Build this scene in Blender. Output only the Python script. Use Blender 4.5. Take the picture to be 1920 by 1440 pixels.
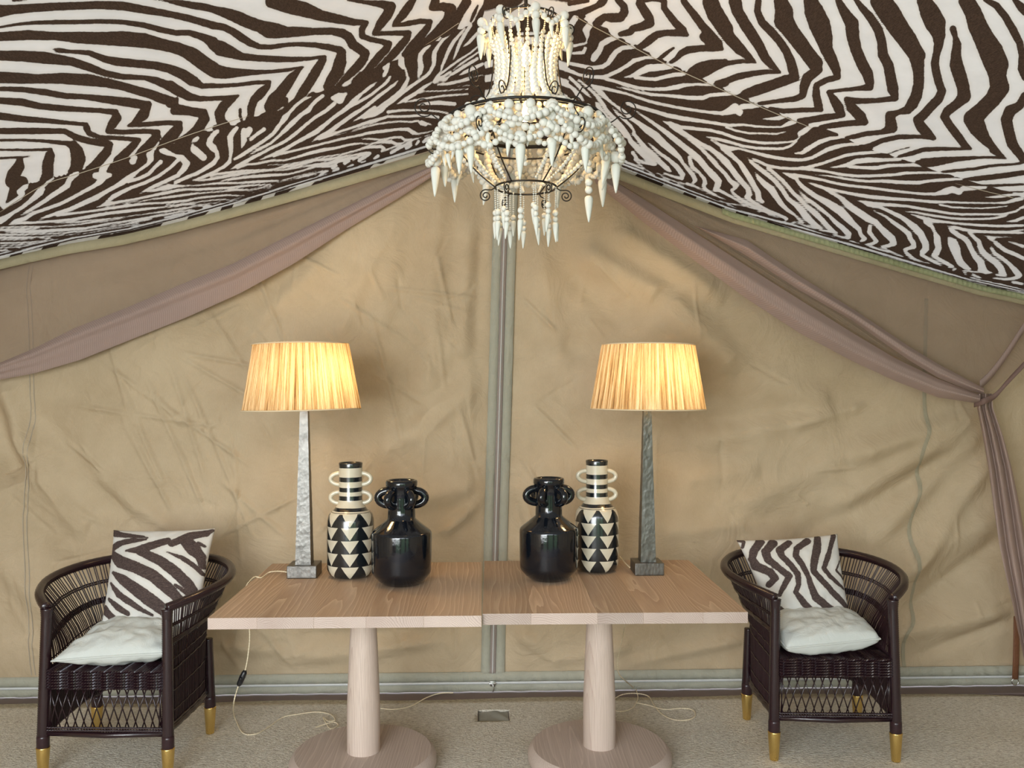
import bpy, bmesh, math, random
import numpy as np
from mathutils import Vector, Matrix, noise as mnoise
random.seed(7); rng = np.random.RandomState(11)
PI = math.pi
for o in list(bpy.data.objects): bpy.data.objects.remove(o)
SC = bpy.context.scene
C = SC.collection
# ------------------------------------------------------------ camera, world, light
F = 1600.0; YAW = math.radians(2.0); CH = 1.57; CX, CY = 960.0, 726.0
cam_d = bpy.data.cameras.new('camera'); cam = bpy.data.objects.new('camera', cam_d); C.objects.link(cam)
cam.location = (0, 0, CH); cam.rotation_euler = (PI/2, 0, -YAW)
cam_d.sensor_width = 36; cam_d.lens = 36*F/1920; cam_d.shift_y = 6/1920
cam_d.clip_start = .05; SC.camera = cam
SC.view_settings.view_transform = 'Standard'; SC.view_settings.look = 'None'
SC.view_settings.gamma = 1; SC.view_settings.use_curve_mapping = False
SC.view_settings.exposure = 0.62

w = bpy.data.worlds.new('daylight'); SC.world = w; w.use_nodes = True
nt = w.node_tree; nt.nodes.clear()
wo = nt.nodes.new('ShaderNodeOutputWorld'); bg = nt.nodes.new('ShaderNodeBackground')
tc = nt.nodes.new('ShaderNodeTexCoord'); sx = nt.nodes.new('ShaderNodeSeparateXYZ')
cr = nt.nodes.new('ShaderNodeValToRGB'); mr = nt.nodes.new('ShaderNodeMapRange')
mr.inputs[1].default_value = -1; mr.inputs[2].default_value = 1
nt.links.new(tc.outputs['Generated'], sx.inputs[0]); nt.links.new(sx.outputs[2], mr.inputs[0])
nt.links.new(mr.outputs[0], cr.inputs[0]); nt.links.new(cr.outputs[0], bg.inputs[0]); nt.links.new(bg.outputs[0], wo.inputs[0])
els = cr.color_ramp.elements
els[0].position = 0.0; els[0].color = (.62, .62, .47, 1)
els[1].position = 1.0; els[1].color = (.80, .93, 1.15, 1)
for p_, c_ in ((.485, (.62, .62, .48, 1)), (.50, (.10, .17, .07, 1)), (.56, (.16, .27, .12, 1)), (.585, (.95, 1.03, 1.15, 1))):
    e = els.new(p_); e.color = c_
bg.inputs[1].default_value = 2.9

def area(name, loc, target, sx_, sy_, power, col):
    l = bpy.data.lights.new(name, 'AREA'); l.shape = 'RECTANGLE'; l.size = sx_; l.size_y = sy_; l.energy = power; l.color = col
    o = bpy.data.objects.new(name, l); C.objects.link(o); o.location = loc
    o.rotation_euler = (Vector(target)-Vector(loc)).to_track_quat('-Z', 'Y').to_euler(); return o
area('doorway_daylight', (-1.9, -1.2, 1.7), (.3, 4.2, 1.0), 2.7, 2.1, 165, (.93, .97, 1.0))

# ------------------------------------------------------------ helpers
def ray(px, py):
    u = (px-CX)/F; v = (CY-py)/F
    return (math.sin(YAW)+u*math.cos(YAW), math.cos(YAW)-u*math.sin(YAW), v)
def P(px, py, Y):
    r = ray(px, py); k = Y/r[1]; return Vector((r[0]*k, Y, CH+r[2]*k))
def PZ(px, py, z):
    r = ray(px, py); k = (z-CH)/r[2]; return Vector((r[0]*k, r[1]*k, z))
def proj(X, Y, Z):
    dx = X*math.cos(YAW)-Y*math.sin(YAW); dy = X*math.sin(YAW)+Y*math.cos(YAW)
    return CX+F*dx/dy, CY-F*(Z-CH)/dy
def tag(o, label=None, cat=None, group=None, kind=None):
    if label: o['label'] = label
    if cat: o['category'] = cat
    if group: o['group'] = group
    if kind: o['kind'] = kind
    return o
def empty(name, loc=(0,0,0), rz=0, label=None, cat=None, group=None):
    o = bpy.data.objects.new(name, None); C.objects.link(o); o.location = loc; o.rotation_euler = (0,0,rz); o.empty_display_size = .05
    return tag(o, label, cat, group)
def mesh(name, verts, faces, mat, parent=None, smooth=True):
    me = bpy.data.meshes.new(name); me.from_pydata([tuple(v) for v in verts], [], faces); me.update()
    if mat: me.materials.append(mat)
    if smooth: me.polygons.foreach_set('use_smooth', [True]*len(me.polygons))
    o = bpy.data.objects.new(name, me); C.objects.link(o)
    if parent: o.parent = parent
    return o
def fastmesh(name, V, Fq, mat, parent=None, smooth=True):
    me = bpy.data.meshes.new(name); V = np.asarray(V, dtype=np.float32); Fq = np.asarray(Fq, dtype=np.int32)
    me.vertices.add(len(V)); me.vertices.foreach_set('co', V.ravel())
    n = len(Fq); me.loops.add(n*4); me.loops.foreach_set('vertex_index', Fq.ravel())
    me.polygons.add(n); me.polygons.foreach_set('loop_start', np.arange(0, n*4, 4, dtype=np.int32))
    me.update(calc_edges=True); me.validate()
    me.materials.append(mat)
    if smooth: me.polygons.foreach_set('use_smooth', [True]*len(me.polygons))
    o = bpy.data.objects.new(name, me); C.objects.link(o)
    if parent: o.parent = parent
    return o
def gridfaces(nr, nc, flip=False):
    i = np.arange(nr-1)[:, None]*nc+np.arange(nc-1)[None, :]
    q = np.stack([i, i+1, i+nc+1, i+nc], -1).reshape(-1, 4)
    return q[:, ::-1] if flip else q
class MB:
    def __init__(s): s.v = []; s.f = []
    def add(s, vs, fs):
        n = len(s.v); s.v += [tuple(v) for v in vs]; s.f += [tuple(i+n for i in f) for f in fs]
    def box(s, a, b):
        x0,y0,z0 = a; x1,y1,z1 = b
        s.add([(x0,y0,z0),(x1,y0,z0),(x1,y1,z0),(x0,y1,z0),(x0,y0,z1),(x1,y0,z1),(x1,y1,z1),(x0,y1,z1)],
              [(0,3,2,1),(4,5,6,7),(0,1,5,4),(1,2,6,5),(2,3,7,6),(3,0,4,7)])
    def tube(s, pts, r, n=8, closed=False, cap=True):
        pts = [Vector(p) for p in pts]; m = len(pts)
        if m < 2: return
        rs = r if isinstance(r, (list, tuple)) else [r]*m
        up = None; vs = []
        for i, p in enumerate(pts):
            if closed: t = pts[(i+1) % m]-pts[i-1]
            else: t = pts[min(i+1, m-1)]-pts[max(i-1, 0)]
            if t.length < 1e-9: t = Vector((0,0,1))
            t.normalize()
            if up is None:
                up = Vector((0,0,1)) if abs(t.z) < .9 else Vector((1,0,0))
            a = up-t*up.dot(t)
            if a.length < 1e-6: a = t.orthogonal()
            a.normalize(); up = a; b = t.cross(a)
            for k in range(n):
                th = 2*PI*k/n; vs.append(p+(a*math.cos(th)+b*math.sin(th))*rs[i])
        fs = []
        for i in range(m if closed else m-1):
            j = (i+1) % m
            for k in range(n):
                l = (k+1) % n; fs.append((i*n+k, i*n+l, j*n+l, j*n+k))
        if cap and not closed:
            fs.append(tuple(range(n-1, -1, -1))); fs.append(tuple((m-1)*n+k for k in range(n)))
        s.add(vs, fs)
    def lathe(s, prof, n=32, c=(0,0,0), capb=True, capt=True):
        vs = []
        for r, z in prof:
            for k in range(n):
                th = 2*PI*k/n; vs.append((c[0]+r*math.cos(th), c[1]+r*math.sin(th), c[2]+z))
        fs = []
        for i in range(len(prof)-1):
            for k in range(n):
                l = (k+1) % n; fs.append((i*n+k, i*n+l, (i+1)*n+l, (i+1)*n+k))
        if capb: fs.append(tuple(range(n-1, -1, -1)))
        if capt: fs.append(tuple((len(prof)-1)*n+k for k in range(n)))
        s.add(vs, fs)
    def build(s, name, mat, parent=None, smooth=True, bevel=0, seg=2, auto=None):
        o = mesh(name, s.v, s.f, mat, parent, smooth)
        if bevel:
            m = o.modifiers.new('bevel', 'BEVEL'); m.width = bevel; m.segments = seg; m.limit_method = 'ANGLE'
        if auto is not None:
            bm = bmesh.new(); bm.from_mesh(o.data)
            for e in bm.edges:
                if len(e.link_faces) == 2 and e.calc_face_angle(0) > auto: e.smooth = False
            bm.to_mesh(o.data); bm.free()
        return o
def interp_curve(pts, n):
    """Catmull-Rom resample of 3D points."""
    pts = [Vector(p) for p in pts]; out = []
    m = len(pts)
    for i in range(m-1):
        p0 = pts[max(i-1,0)]; p1 = pts[i]; p2 = pts[i+1]; p3 = pts[min(i+2,m-1)]
        for k in range(n):
            t = k/n; out.append(.5*((2*p1)+(p2-p0)*t+(2*p0-5*p1+4*p2-p3)*t*t+(3*p1-3*p2+p3-p0)*t*t*t))
    out.append(pts[-1]); return out

# ------------------------------------------------------------ materials
class NM:
    """tiny node helper"""
    def __init__(s, name, rough=.6, spec=.5, metal=0):
        s.m = bpy.data.materials.new(name); s.m.use_nodes = True; s.t = s.m.node_tree; s.t.nodes.clear()
        s.out = s.n('ShaderNodeOutputMaterial'); s.b = s.n('ShaderNodeBsdfPrincipled')
        s.l(s.b.outputs[0], s.out.inputs[0]); s.b.inputs['Roughness'].default_value = rough
        s.b.inputs['Specular IOR Level'].default_value = spec; s.b.inputs['Metallic'].default_value = metal
    def n(s, t, **k):
        o = s.t.nodes.new(t)
        for a, v in k.items(): setattr(o, a, v)
        return o
    def l(s, a, b): s.t.links.new(a, b)
    def co(s, kind='Object', scale=(1,1,1), rot=(0,0,0), loc=(0,0,0)):
        t = s.n('ShaderNodeTexCoord'); m = s.n('ShaderNodeMapping'); s.l(t.outputs[kind], m.inputs[0])
        m.inputs['Scale'].default_value = scale; m.inputs['Rotation'].default_value = rot; m.inputs['Location'].default_value = loc
        return m.outputs[0]
    def noise(s, co, scale=5, detail=3, rough=.5, dist=0):
        n = s.n('ShaderNodeTexNoise'); s.l(co, n.inputs['Vector'])
        n.inputs['Scale'].default_value = scale; n.inputs['Detail'].default_value = detail
        n.inputs['Roughness'].default_value = rough; n.inputs['Distortion'].default_value = dist
        return n.outputs[0]
    def ramp(s, f, stops):
        r = s.n('ShaderNodeValToRGB'); s.l(f, r.inputs[0]); e = r.color_ramp.elements
        e[0].position = stops[0][0]; e[0].color = (*stops[0][1], 1); e[1].position = stops[-1][0]; e[1].color = (*stops[-1][1], 1)
        for p, c in stops[1:-1]:
            q = e.new(p); q.color = (*c, 1)
        return r.outputs[0]
    def math(s, op, a, b=None, clamp=False):
        m = s.n('ShaderNodeMath', operation=op); m.use_clamp = clamp
        for i, v in enumerate((a, b)):
            if v is None: continue
            if isinstance(v, (int, float)): m.inputs[i].default_value = v
            else: s.l(v, m.inputs[i])
        return m.outputs[0]
    def mix(s, f, a, b, blend='MIX'):
        m = s.n('ShaderNodeMix', data_type='RGBA', blend_type=blend)
        if isinstance(f, (int, float)): m.inputs[0].default_value = f
        else: s.l(f, m.inputs[0])
        for i, v in ((6, a), (7, b)):
            if isinstance(v, tuple): m.inputs[i].default_value = (*v, 1)
            else: s.l(v, m.inputs[i])
        return m.outputs[2]
    def col(s, c):
        if isinstance(c, tuple): s.b.inputs['Base Color'].default_value = (*c, 1)
        else: s.l(c, s.b.inputs['Base Color'])
    def bump(s, h, strength=.3, dist=.002, prev=None):
        b = s.n('ShaderNodeBump'); s.l(h, b.inputs['Height']); b.inputs['Strength'].default_value = strength; b.inputs['Distance'].default_value = dist
        if prev: s.l(prev, b.inputs['Normal'])
        s.l(b.outputs[0], s.b.inputs['Normal']); return b.outputs[0]
    def attr(s, name):
        a = s.n('ShaderNodeAttribute'); a.attribute_name = name; return a.outputs['Fac']

def glowthrough(m, c, f):
    """thin cloth: part of the daylight outside comes through"""
    tr = m.n('ShaderNodeBsdfTranslucent'); m.l(c, tr.inputs[0]) if not isinstance(c, tuple) else None
    mx = m.n('ShaderNodeMixShader'); mx.inputs[0].default_value = f
    m.l(m.b.outputs[0], mx.inputs[1]); m.l(tr.outputs[0], mx.inputs[2]); m.l(mx.outputs[0], m.out.inputs[0])
def m_canvas(name, c1, c2, rib=True, trans=0):
    m = NM(name, rough=.75, spec=.25)
    co = m.co(); n1 = m.noise(co, 1.3, 4, .6); n2 = m.noise(co, 9, 5, .6)
    f = m.math('ADD', m.math('MULTIPLY', n1, .7), m.math('MULTIPLY', n2, .3))
    c = m.ramp(f, [(.32, c1), (.68, c2)])
    fine = m.noise(m.co(scale=(1,1,.06)), 900, 1, .5)
    c = m.mix(.10, c, m.ramp(fine, [(.3, (.25,.2,.15)), (.7, (1,1,1))]), 'MULTIPLY')
    m.col(c)
    crease = m.noise(m.co(scale=(1,1,1)), 4, 5, .55, 1.2)
    b1 = m.bump(crease, .6, .035)
    m.bump(fine, .12, .001, b1)
    return m.m
M = {}
M['canvas'] = m_canvas('olive_tan_canvas', (.47,.365,.235), (.62,.50,.345), trans=.15)
M['webbing'] = m_canvas('grey_green_webbing', (.37,.365,.29), (.45,.44,.36))
M['seam_tape'] = m_canvas('taupe_seam_tape', (.36,.32,.22), (.42,.375,.27))
M['green_trim'] = m_canvas('olive_green_trim', (.27,.29,.15), (.38,.40,.24))
M['olive_trim'] = m_canvas('dull_olive_net_header', (.33,.29,.18), (.43,.38,.25))

def m_net(name, c, alpha):
    m = NM(name, rough=.8, spec=.2)
    co = m.co()
    wv = m.n('ShaderNodeTexWave', wave_type='BANDS', bands_direction='DIAGONAL'); m.l(m.co(scale=(1,1,.15)), wv.inputs[0]); wv.inputs['Scale'].default_value = 60; wv.inputs['Distortion'].default_value = .6
    n = m.noise(co, 3, 3)
    cc = m.mix(n, tuple(x*.88 for x in c), tuple(min(1, x*1.1) for x in c))
    cc = m.mix(.35, cc, m.ramp(wv.outputs[0], [(.2, (.62,.58,.58)), (.8, (1,1,1))]), 'MULTIPLY')
    m.col(cc)
    m.bump(wv.outputs[0], .25, .002)
    m.b.inputs['Alpha'].default_value = alpha
    return m.m
M['net'] = m_net('mauve_brown_netting', (.40,.29,.22), .45)
M['net_fold'] = m_net('mauve_netting_gathered', (.40,.295,.26), .94)

def m_zebra(name, dark, light, edge=1.6, weave=520, trans=0):
    m = NM(name, rough=.85, spec=.2)
    co = m.co(); a = m.attr('stripe'); n = m.noise(co, 60, 3, .6)
    s = m.math('ADD', a, m.math('MULTIPLY', m.math('SUBTRACT', n, .5), edge*2.2))
    f = m.math('ADD', m.math('MULTIPLY', s, .9), .5, clamp=True)
    big = m.noise(co, 6, 4, .6)
    lt = m.mix(m.ramp(big, [(.35, (0,0,0)), (.65, (1,1,1))]), tuple(x*.9 for x in light), light)
    # fabric tone is a little deeper right beside the printed stripes
    halo = m.math('MULTIPLY', m.math('ADD', a, 7), .12, clamp=True)
    lt = m.mix(m.math('MULTIPLY', halo, .35), lt, (light[0]*.72, light[1]*.66, light[2]*.55))
    th = m.noise(m.co(scale=(1,.12,1), rot=(0,0,.6)), weave, 2, .6); th2 = m.noise(m.co(scale=(.12,1,1), rot=(0,0,.6)), weave, 2, .6)
    ww = m.math('MULTIPLY', m.math('ADD', th, th2), .5)
    dk = m.mix(m.ramp(ww, [(.42, (0,0,0)), (.62, (1,1,1))]), tuple(x*.75 for x in dark), tuple(x*1.9 for x in dark))
    cc = m.mix(f, lt, dk); m.col(cc); m.bump(ww, .25, .0012)
    if trans: glowthrough(m, cc, trans)
    return m.m
M['zebra'] = m_zebra('zebra_printed_lining', (.036,.021,.013), (.67,.63,.565), edge=1.1, trans=.14)
M['zebra_pillow'] = m_zebra('zebra_linen', (.060,.042,.038), (.70,.69,.66), 1.5, 420)

def m_linen(name, c):
    m = NM(name, rough=.85, spec=.2); co = m.co()
    n = m.noise(co, 7, 4, .6); m.col(m.mix(n, tuple(x*.9 for x in c), c))
    b = m.bump(m.noise(co, 14, 4, .6, .8), .5, .012); m.bump(m.noise(co, 600, 1), .15, .001, b); return m.m
M['linen'] = m_linen('pale_linen', (.60,.63,.60))

def m_wood(name, cols, scale=1.0, vertical=False, rough=.5):
    m = NM(name, rough=rough, spec=.35)
    oi = m.n('ShaderNodeObjectInfo')
    rnd = m.n('ShaderNodeCombineXYZ'); m.l(m.math('MULTIPLY', oi.outputs['Random'], 3.1), rnd.inputs[0]); m.l(m.math('MULTIPLY', oi.outputs['Random'], 7.7), rnd.inputs[1]); 
    co0 = m.co(scale=(1,.10,1) if not vertical else (1,1,.07))
    va = m.n('ShaderNodeVectorMath', operation='ADD'); m.l(co0, va.inputs[0]); m.l(rnd.outputs[0], va.inputs[1])
    wz = m.n('ShaderNodeTexWave', wave_type='RINGS', rings_direction='Y' if not vertical else 'Z', wave_profile='SAW')
    off = m.n('ShaderNodeVectorMath', operation='ADD'); off.inputs[1].default_value = (.03, .02, .09) if not vertical else (.12, .1, 0)
    m.l(co0, off.inputs[0])
    dn = m.n('ShaderNodeTexNoise'); m.l(va.outputs[0], dn.inputs['Vector']); dn.inputs['Scale'].default_value = 4.5; dn.inputs['Detail'].default_value = 3
    sc = m.n('ShaderNodeVectorMath', operation='SCALE'); m.l(dn.outputs[1], sc.inputs[0]); sc.inputs['Scale'].default_value = .13
    o2 = m.n('ShaderNodeVectorMath', operation='ADD'); m.l(off.outputs[0], o2.inputs[0]); m.l(sc.outputs[0], o2.inputs[1])
    m.l(o2.outputs[0], wz.inputs[0]); wz.inputs['Scale'].default_value = 32*scale; wz.inputs['Distortion'].default_value = .8; wz.inputs['Detail Scale'].default_value = 2
    big = m.noise(va.outputs[0], 5, 3); fine = m.noise(m.co(scale=(1,.02,1) if not vertical else (1,1,.02)), 320, 2)
    base = m.ramp(big, [(.3, cols[0]), (.7, cols[1])])
    c = m.mix(m.math('MULTIPLY', m.ramp(wz.outputs[0], [(.0, (0,0,0)), (.75, (.35,.35,.35)), (.97, (1,1,1))]), .8), base, cols[2])
    c = m.mix(.25, c, m.ramp(fine, [(.35, (.55,.5,.45)), (.6, (1,1,1))]), 'MULTIPLY')
    tint = m.n('ShaderNodeHueSaturation'); m.l(c, tint.inputs['Color']); m.l(m.math('ADD', m.math('MULTIPLY', oi.outputs['Random'], .34), .84), tint.inputs['Value'])
    m.col(tint.outputs[0]); m.bump(wz.outputs[0], .15, .001)
    return m.m
M['oak'] = m_wood('limed_oak_top', ((.36,.24,.155), (.48,.335,.225), (.64,.50,.36)), 1.0)
M['oak_end'] = m_wood('limed_oak_end_grain', ((.48,.38,.325), (.60,.50,.435), (.30,.22,.195)), 1.6)
M['oak_base'] = m_wood('limed_oak_base', ((.42,.335,.275), (.54,.435,.365), (.66,.55,.47)), 1.0)
M['oak_pale'] = m_wood('pale_limed_oak_column', ((.50,.405,.34), (.62,.525,.455), (.44,.33,.28)), 1.5, True)

def m_simple(name, c, rough=.5, metal=0, spec=.5, coat=0, nscale=0, nstr=.3, ndist=.002, var=0):
    m = NM(name, rough=rough, metal=metal, spec=spec)
    co = m.co(); n = m.noise(co, nscale or 8, 4, .6)
    m.col(m.mix(n, tuple(x*(1-var) for x in c), tuple(min(1, x*(1+var)) for x in c)))
    if nscale: m.bump(n, nstr, ndist)
    m.b.inputs['Coat Weight'].default_value = coat; m.b.inputs['Coat Roughness'].default_value = .08
    return m.m
M['cane'] = m_simple('dark_stained_cane', (.019,.007,.010), .22, spec=.7, nscale=120, nstr=.3, var=.5)
M['cane_reed'] = m_simple('dark_cane_reed', (.026,.010,.013), .28, spec=.5, nscale=60, nstr=.2, var=.5)
M['brass'] = m_simple('satin_brass', (.78,.56,.20), .26, 1, nscale=25, nstr=.05, var=.06)
M['iron'] = m_simple('black_iron_wire', (.020,.016,.013), .45, .4, nscale=80, nstr=.2, var=.3)
M['white_bead'] = m_simple('chalky_white_bead', (.70,.70,.65), .55, spec=.3, nscale=70, nstr=.15, var=.07)
M['horn'] = m_simple('white_carved_horn_drop', (.70,.72,.67), .5, spec=.3, nscale=50, nstr=.25, var=.08)
M['black_glaze'] = m_simple('black_pottery_glaze', (.004,.006,.010), .07, spec=.45, coat=.45, nscale=45, nstr=.28, ndist=.003, var=.3)
M['cord'] = m_simple('twisted_cream_cord', (.78,.68,.48), .8, nscale=200, nstr=.5, var=.15)
M['black_plastic'] = m_simple('black_plastic', (.012,.012,.014), .35)
M['leather'] = m_simple('brown_leather', (.21,.09,.045), .5, nscale=90, var=.3)
M['brown_strap'] = m_simple('brown_webbing_strap', (.20,.125,.105), .75, nscale=200, var=.2)
M['steel'] = m_simple('bright_steel', (.65,.65,.64), .25, 1)
M['groundsheet'] = m_simple('mauve_brown_groundsheet', (.17,.125,.11), .75, nscale=12, var=.15)
M['dark_hole'] = m_simple('folded_grey_canvas', (.30,.29,.24), .8, nscale=8, nstr=.5, ndist=.01, var=.4)
M['grass'] = m_simple('grass_outside', (.10,.16,.05), .9, nscale=30, var=.4)
M['zip'] = m_simple('grey_brown_zip_tape', (.30,.25,.22), .6, nscale=300, nstr=.5, var=.2)
M['zip_white'] = m_simple('pale_zip_tape', (.62,.63,.62), .5, nscale=300, nstr=.5, var=.1)

def m_pewter():
    m = NM('hammered_pewter', rough=.42, metal=1); co = m.co()
    v = m.n('ShaderNodeTexVoronoi'); v.inputs['Scale'].default_value = 75; m.l(m.co(scale=(1,1,.6)), v.inputs[0])
    n = m.noise(co, 22, 4, .65)
    m.col(m.mix(n, (.08,.077,.072), (.28,.27,.25)))
    b = m.bump(v.outputs[0], .25, .003); m.bump(m.noise(co, 130, 3), .2, .0015, b)
    return m.m
M['pewter'] = m_pewter()

def m_shade():
    m = NM('straw_string_shade', rough=.7, spec=.2)
    co = m.n('ShaderNodeTexCoord'); sp = m.n('ShaderNodeSeparateXYZ'); m.l(co.outputs['Object'], sp.inputs[0])
    ang = m.math('ARCTAN2', sp.outputs[1], sp.outputs[0])
    cx = m.n('ShaderNodeCombineXYZ'); m.l(m.math('MULTIPLY', ang, 1.0), cx.inputs[0]); m.l(m.math('MULTIPLY', sp.outputs[2], .07), cx.inputs[1])
    n = m.noise(cx.outputs[0], 15, 8, .85)
    c = m.ramp(n, [(.39, (.20,.11,.05)), (.44, (.46,.29,.13)), (.485, (.62,.44,.24)), (.53, (.80,.64,.40)), (.59, (.92,.85,.66))])
    m.col(c)
    tr = m.n('ShaderNodeBsdfTranslucent'); m.l(m.mix(.0, c, c), tr.inputs[0])
    mx = m.n('ShaderNodeMixShader'); mx.inputs[0].default_value = .45
    m.l(m.b.outputs[0], mx.inputs[1]); m.l(tr.outputs[0], mx.inputs[2]); m.l(mx.outputs[0], m.out.inputs[0])
    m.bump(n, .4, .003)
    return m.m
M['shade'] = m_shade()
def m_glow(name, c, s):
    m = NM(name); m.b.inputs['Emission Color'].default_value = (*c, 1); m.b.inputs['Emission Strength'].default_value = s; m.col(c); return m.m
M['bulb'] = m_glow('lit_bulb', (1, .72, .36), 5)

def m_rug():
    m = NM('woven_seagrass_rug', rough=.9, spec=.15)
    v = m.n('ShaderNodeTexVoronoi'); v.inputs['Scale'].default_value = 105; m.l(m.co(scale=(1,1.5,1)), v.inputs[0])
    n = m.noise(m.co(scale=(.35,1,1)), 120, 3, .7); big = m.noise(m.co(scale=(1,1.6,1)), 2.2, 4, .6)
    br = m.n('ShaderNodeTexWave', wave_type='BANDS', bands_direction='Y'); m.l(m.co(), br.inputs[0]); br.inputs['Scale'].default_value = 14; br.inputs['Distortion'].default_value = 3; br.inputs['Detail'].default_value = 3; br.inputs['Detail Scale'].default_value = 6
    c = m.ramp(n, [(.30, (.40,.36,.29)), (.44, (.70,.65,.55)), (.54, (.80,.76,.65)), (.70, (.95,.92,.83))])
    c = m.mix(.4, c, m.ramp(v.outputs[0], [(.0, (1,1,1)), (.75, (.6,.55,.48))]), 'MULTIPLY')
    c = m.mix(.35, c, m.ramp(big, [(.35, (.74,.70,.62)), (.65, (1,1,1))]), 'MULTIPLY')
    m.col(c)
    h = m.math('SUBTRACT', n, m.math('MULTIPLY', v.outputs[0], .8)); m.bump(h, .8, .006)
    return m.m
M['rug'] = m_rug()

def m_vase():
    """cream pottery with a painted band print: five rows of triangles and neck hoops"""
    m = NM('painted_banded_pottery', rough=.22, spec=.6)
    co = m.n('ShaderNodeTexCoord'); sp = m.n('ShaderNodeSeparateXYZ'); m.l(co.outputs['Object'], sp.inputs[0])
    z = sp.outputs[2]
    wob = m.noise(m.co(), 9, 2)
    zz = m.math('ADD', z, m.math('MULTIPLY', m.math('SUBTRACT', wob, .5), .006))
    ang = m.math('DIVIDE', m.math('ARCTAN2', sp.outputs[1], sp.outputs[0]), 2*PI)
    band = m.math('DIVIDE', zz, .0555)             # five bands of 55 mm
    fr = m.math('FRACT', band)
    t = m.math('FRACT', m.math('ADD', m.math('MULTIPLY', ang, 7), .12))
    tri = m.math('MULTIPLY', m.math('ABSOLUTE', m.math('SUBTRACT', t, .5)), 2)   # 1 at edges, 0 in the middle
    cream = m.math('LESS_THAN', m.math('ADD', m.math('MULTIPLY', tri, 1.16), .03), fr)                       # white triangle hangs from band top
    body = m.math('LESS_THAN', z, .2775)
    dark_body = m.math('MULTIPLY', body, m.math('SUBTRACT', 1, cream))
    hoops = None
    for a, b in ((.2795, .2815), (.286, .300), (.331, .350), (.368, .387), (.411, .431), (.470, .50)):
        h = m.math('MULTIPLY', m.math('GREATER_THAN', zz, a), m.math('LESS_THAN', zz, b))
        hoops = h if hoops is None else m.math('ADD', hoops, h)
    f = m.math('ADD', dark_body, hoops, clamp=True)
    m.col(m.mix(f, m.mix(m.noise(m.co(), 14, 4), (.60,.53,.40), (.74,.68,.54)), (.009,.012,.015)))
    m.b.inputs['Coat Weight'].default_value = .8; m.b.inputs['Coat Roughness'].default_value = .1
    m.bump(m.noise(m.co(), 40, 3), .12, .002)
    return m.m
M['vase_print'] = m_vase()
M['cream_glaze'] = m_simple('cream_glaze', (.66,.60,.46), .25, spec=.6, coat=.6, nscale=30, nstr=.15, var=.1)
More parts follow.
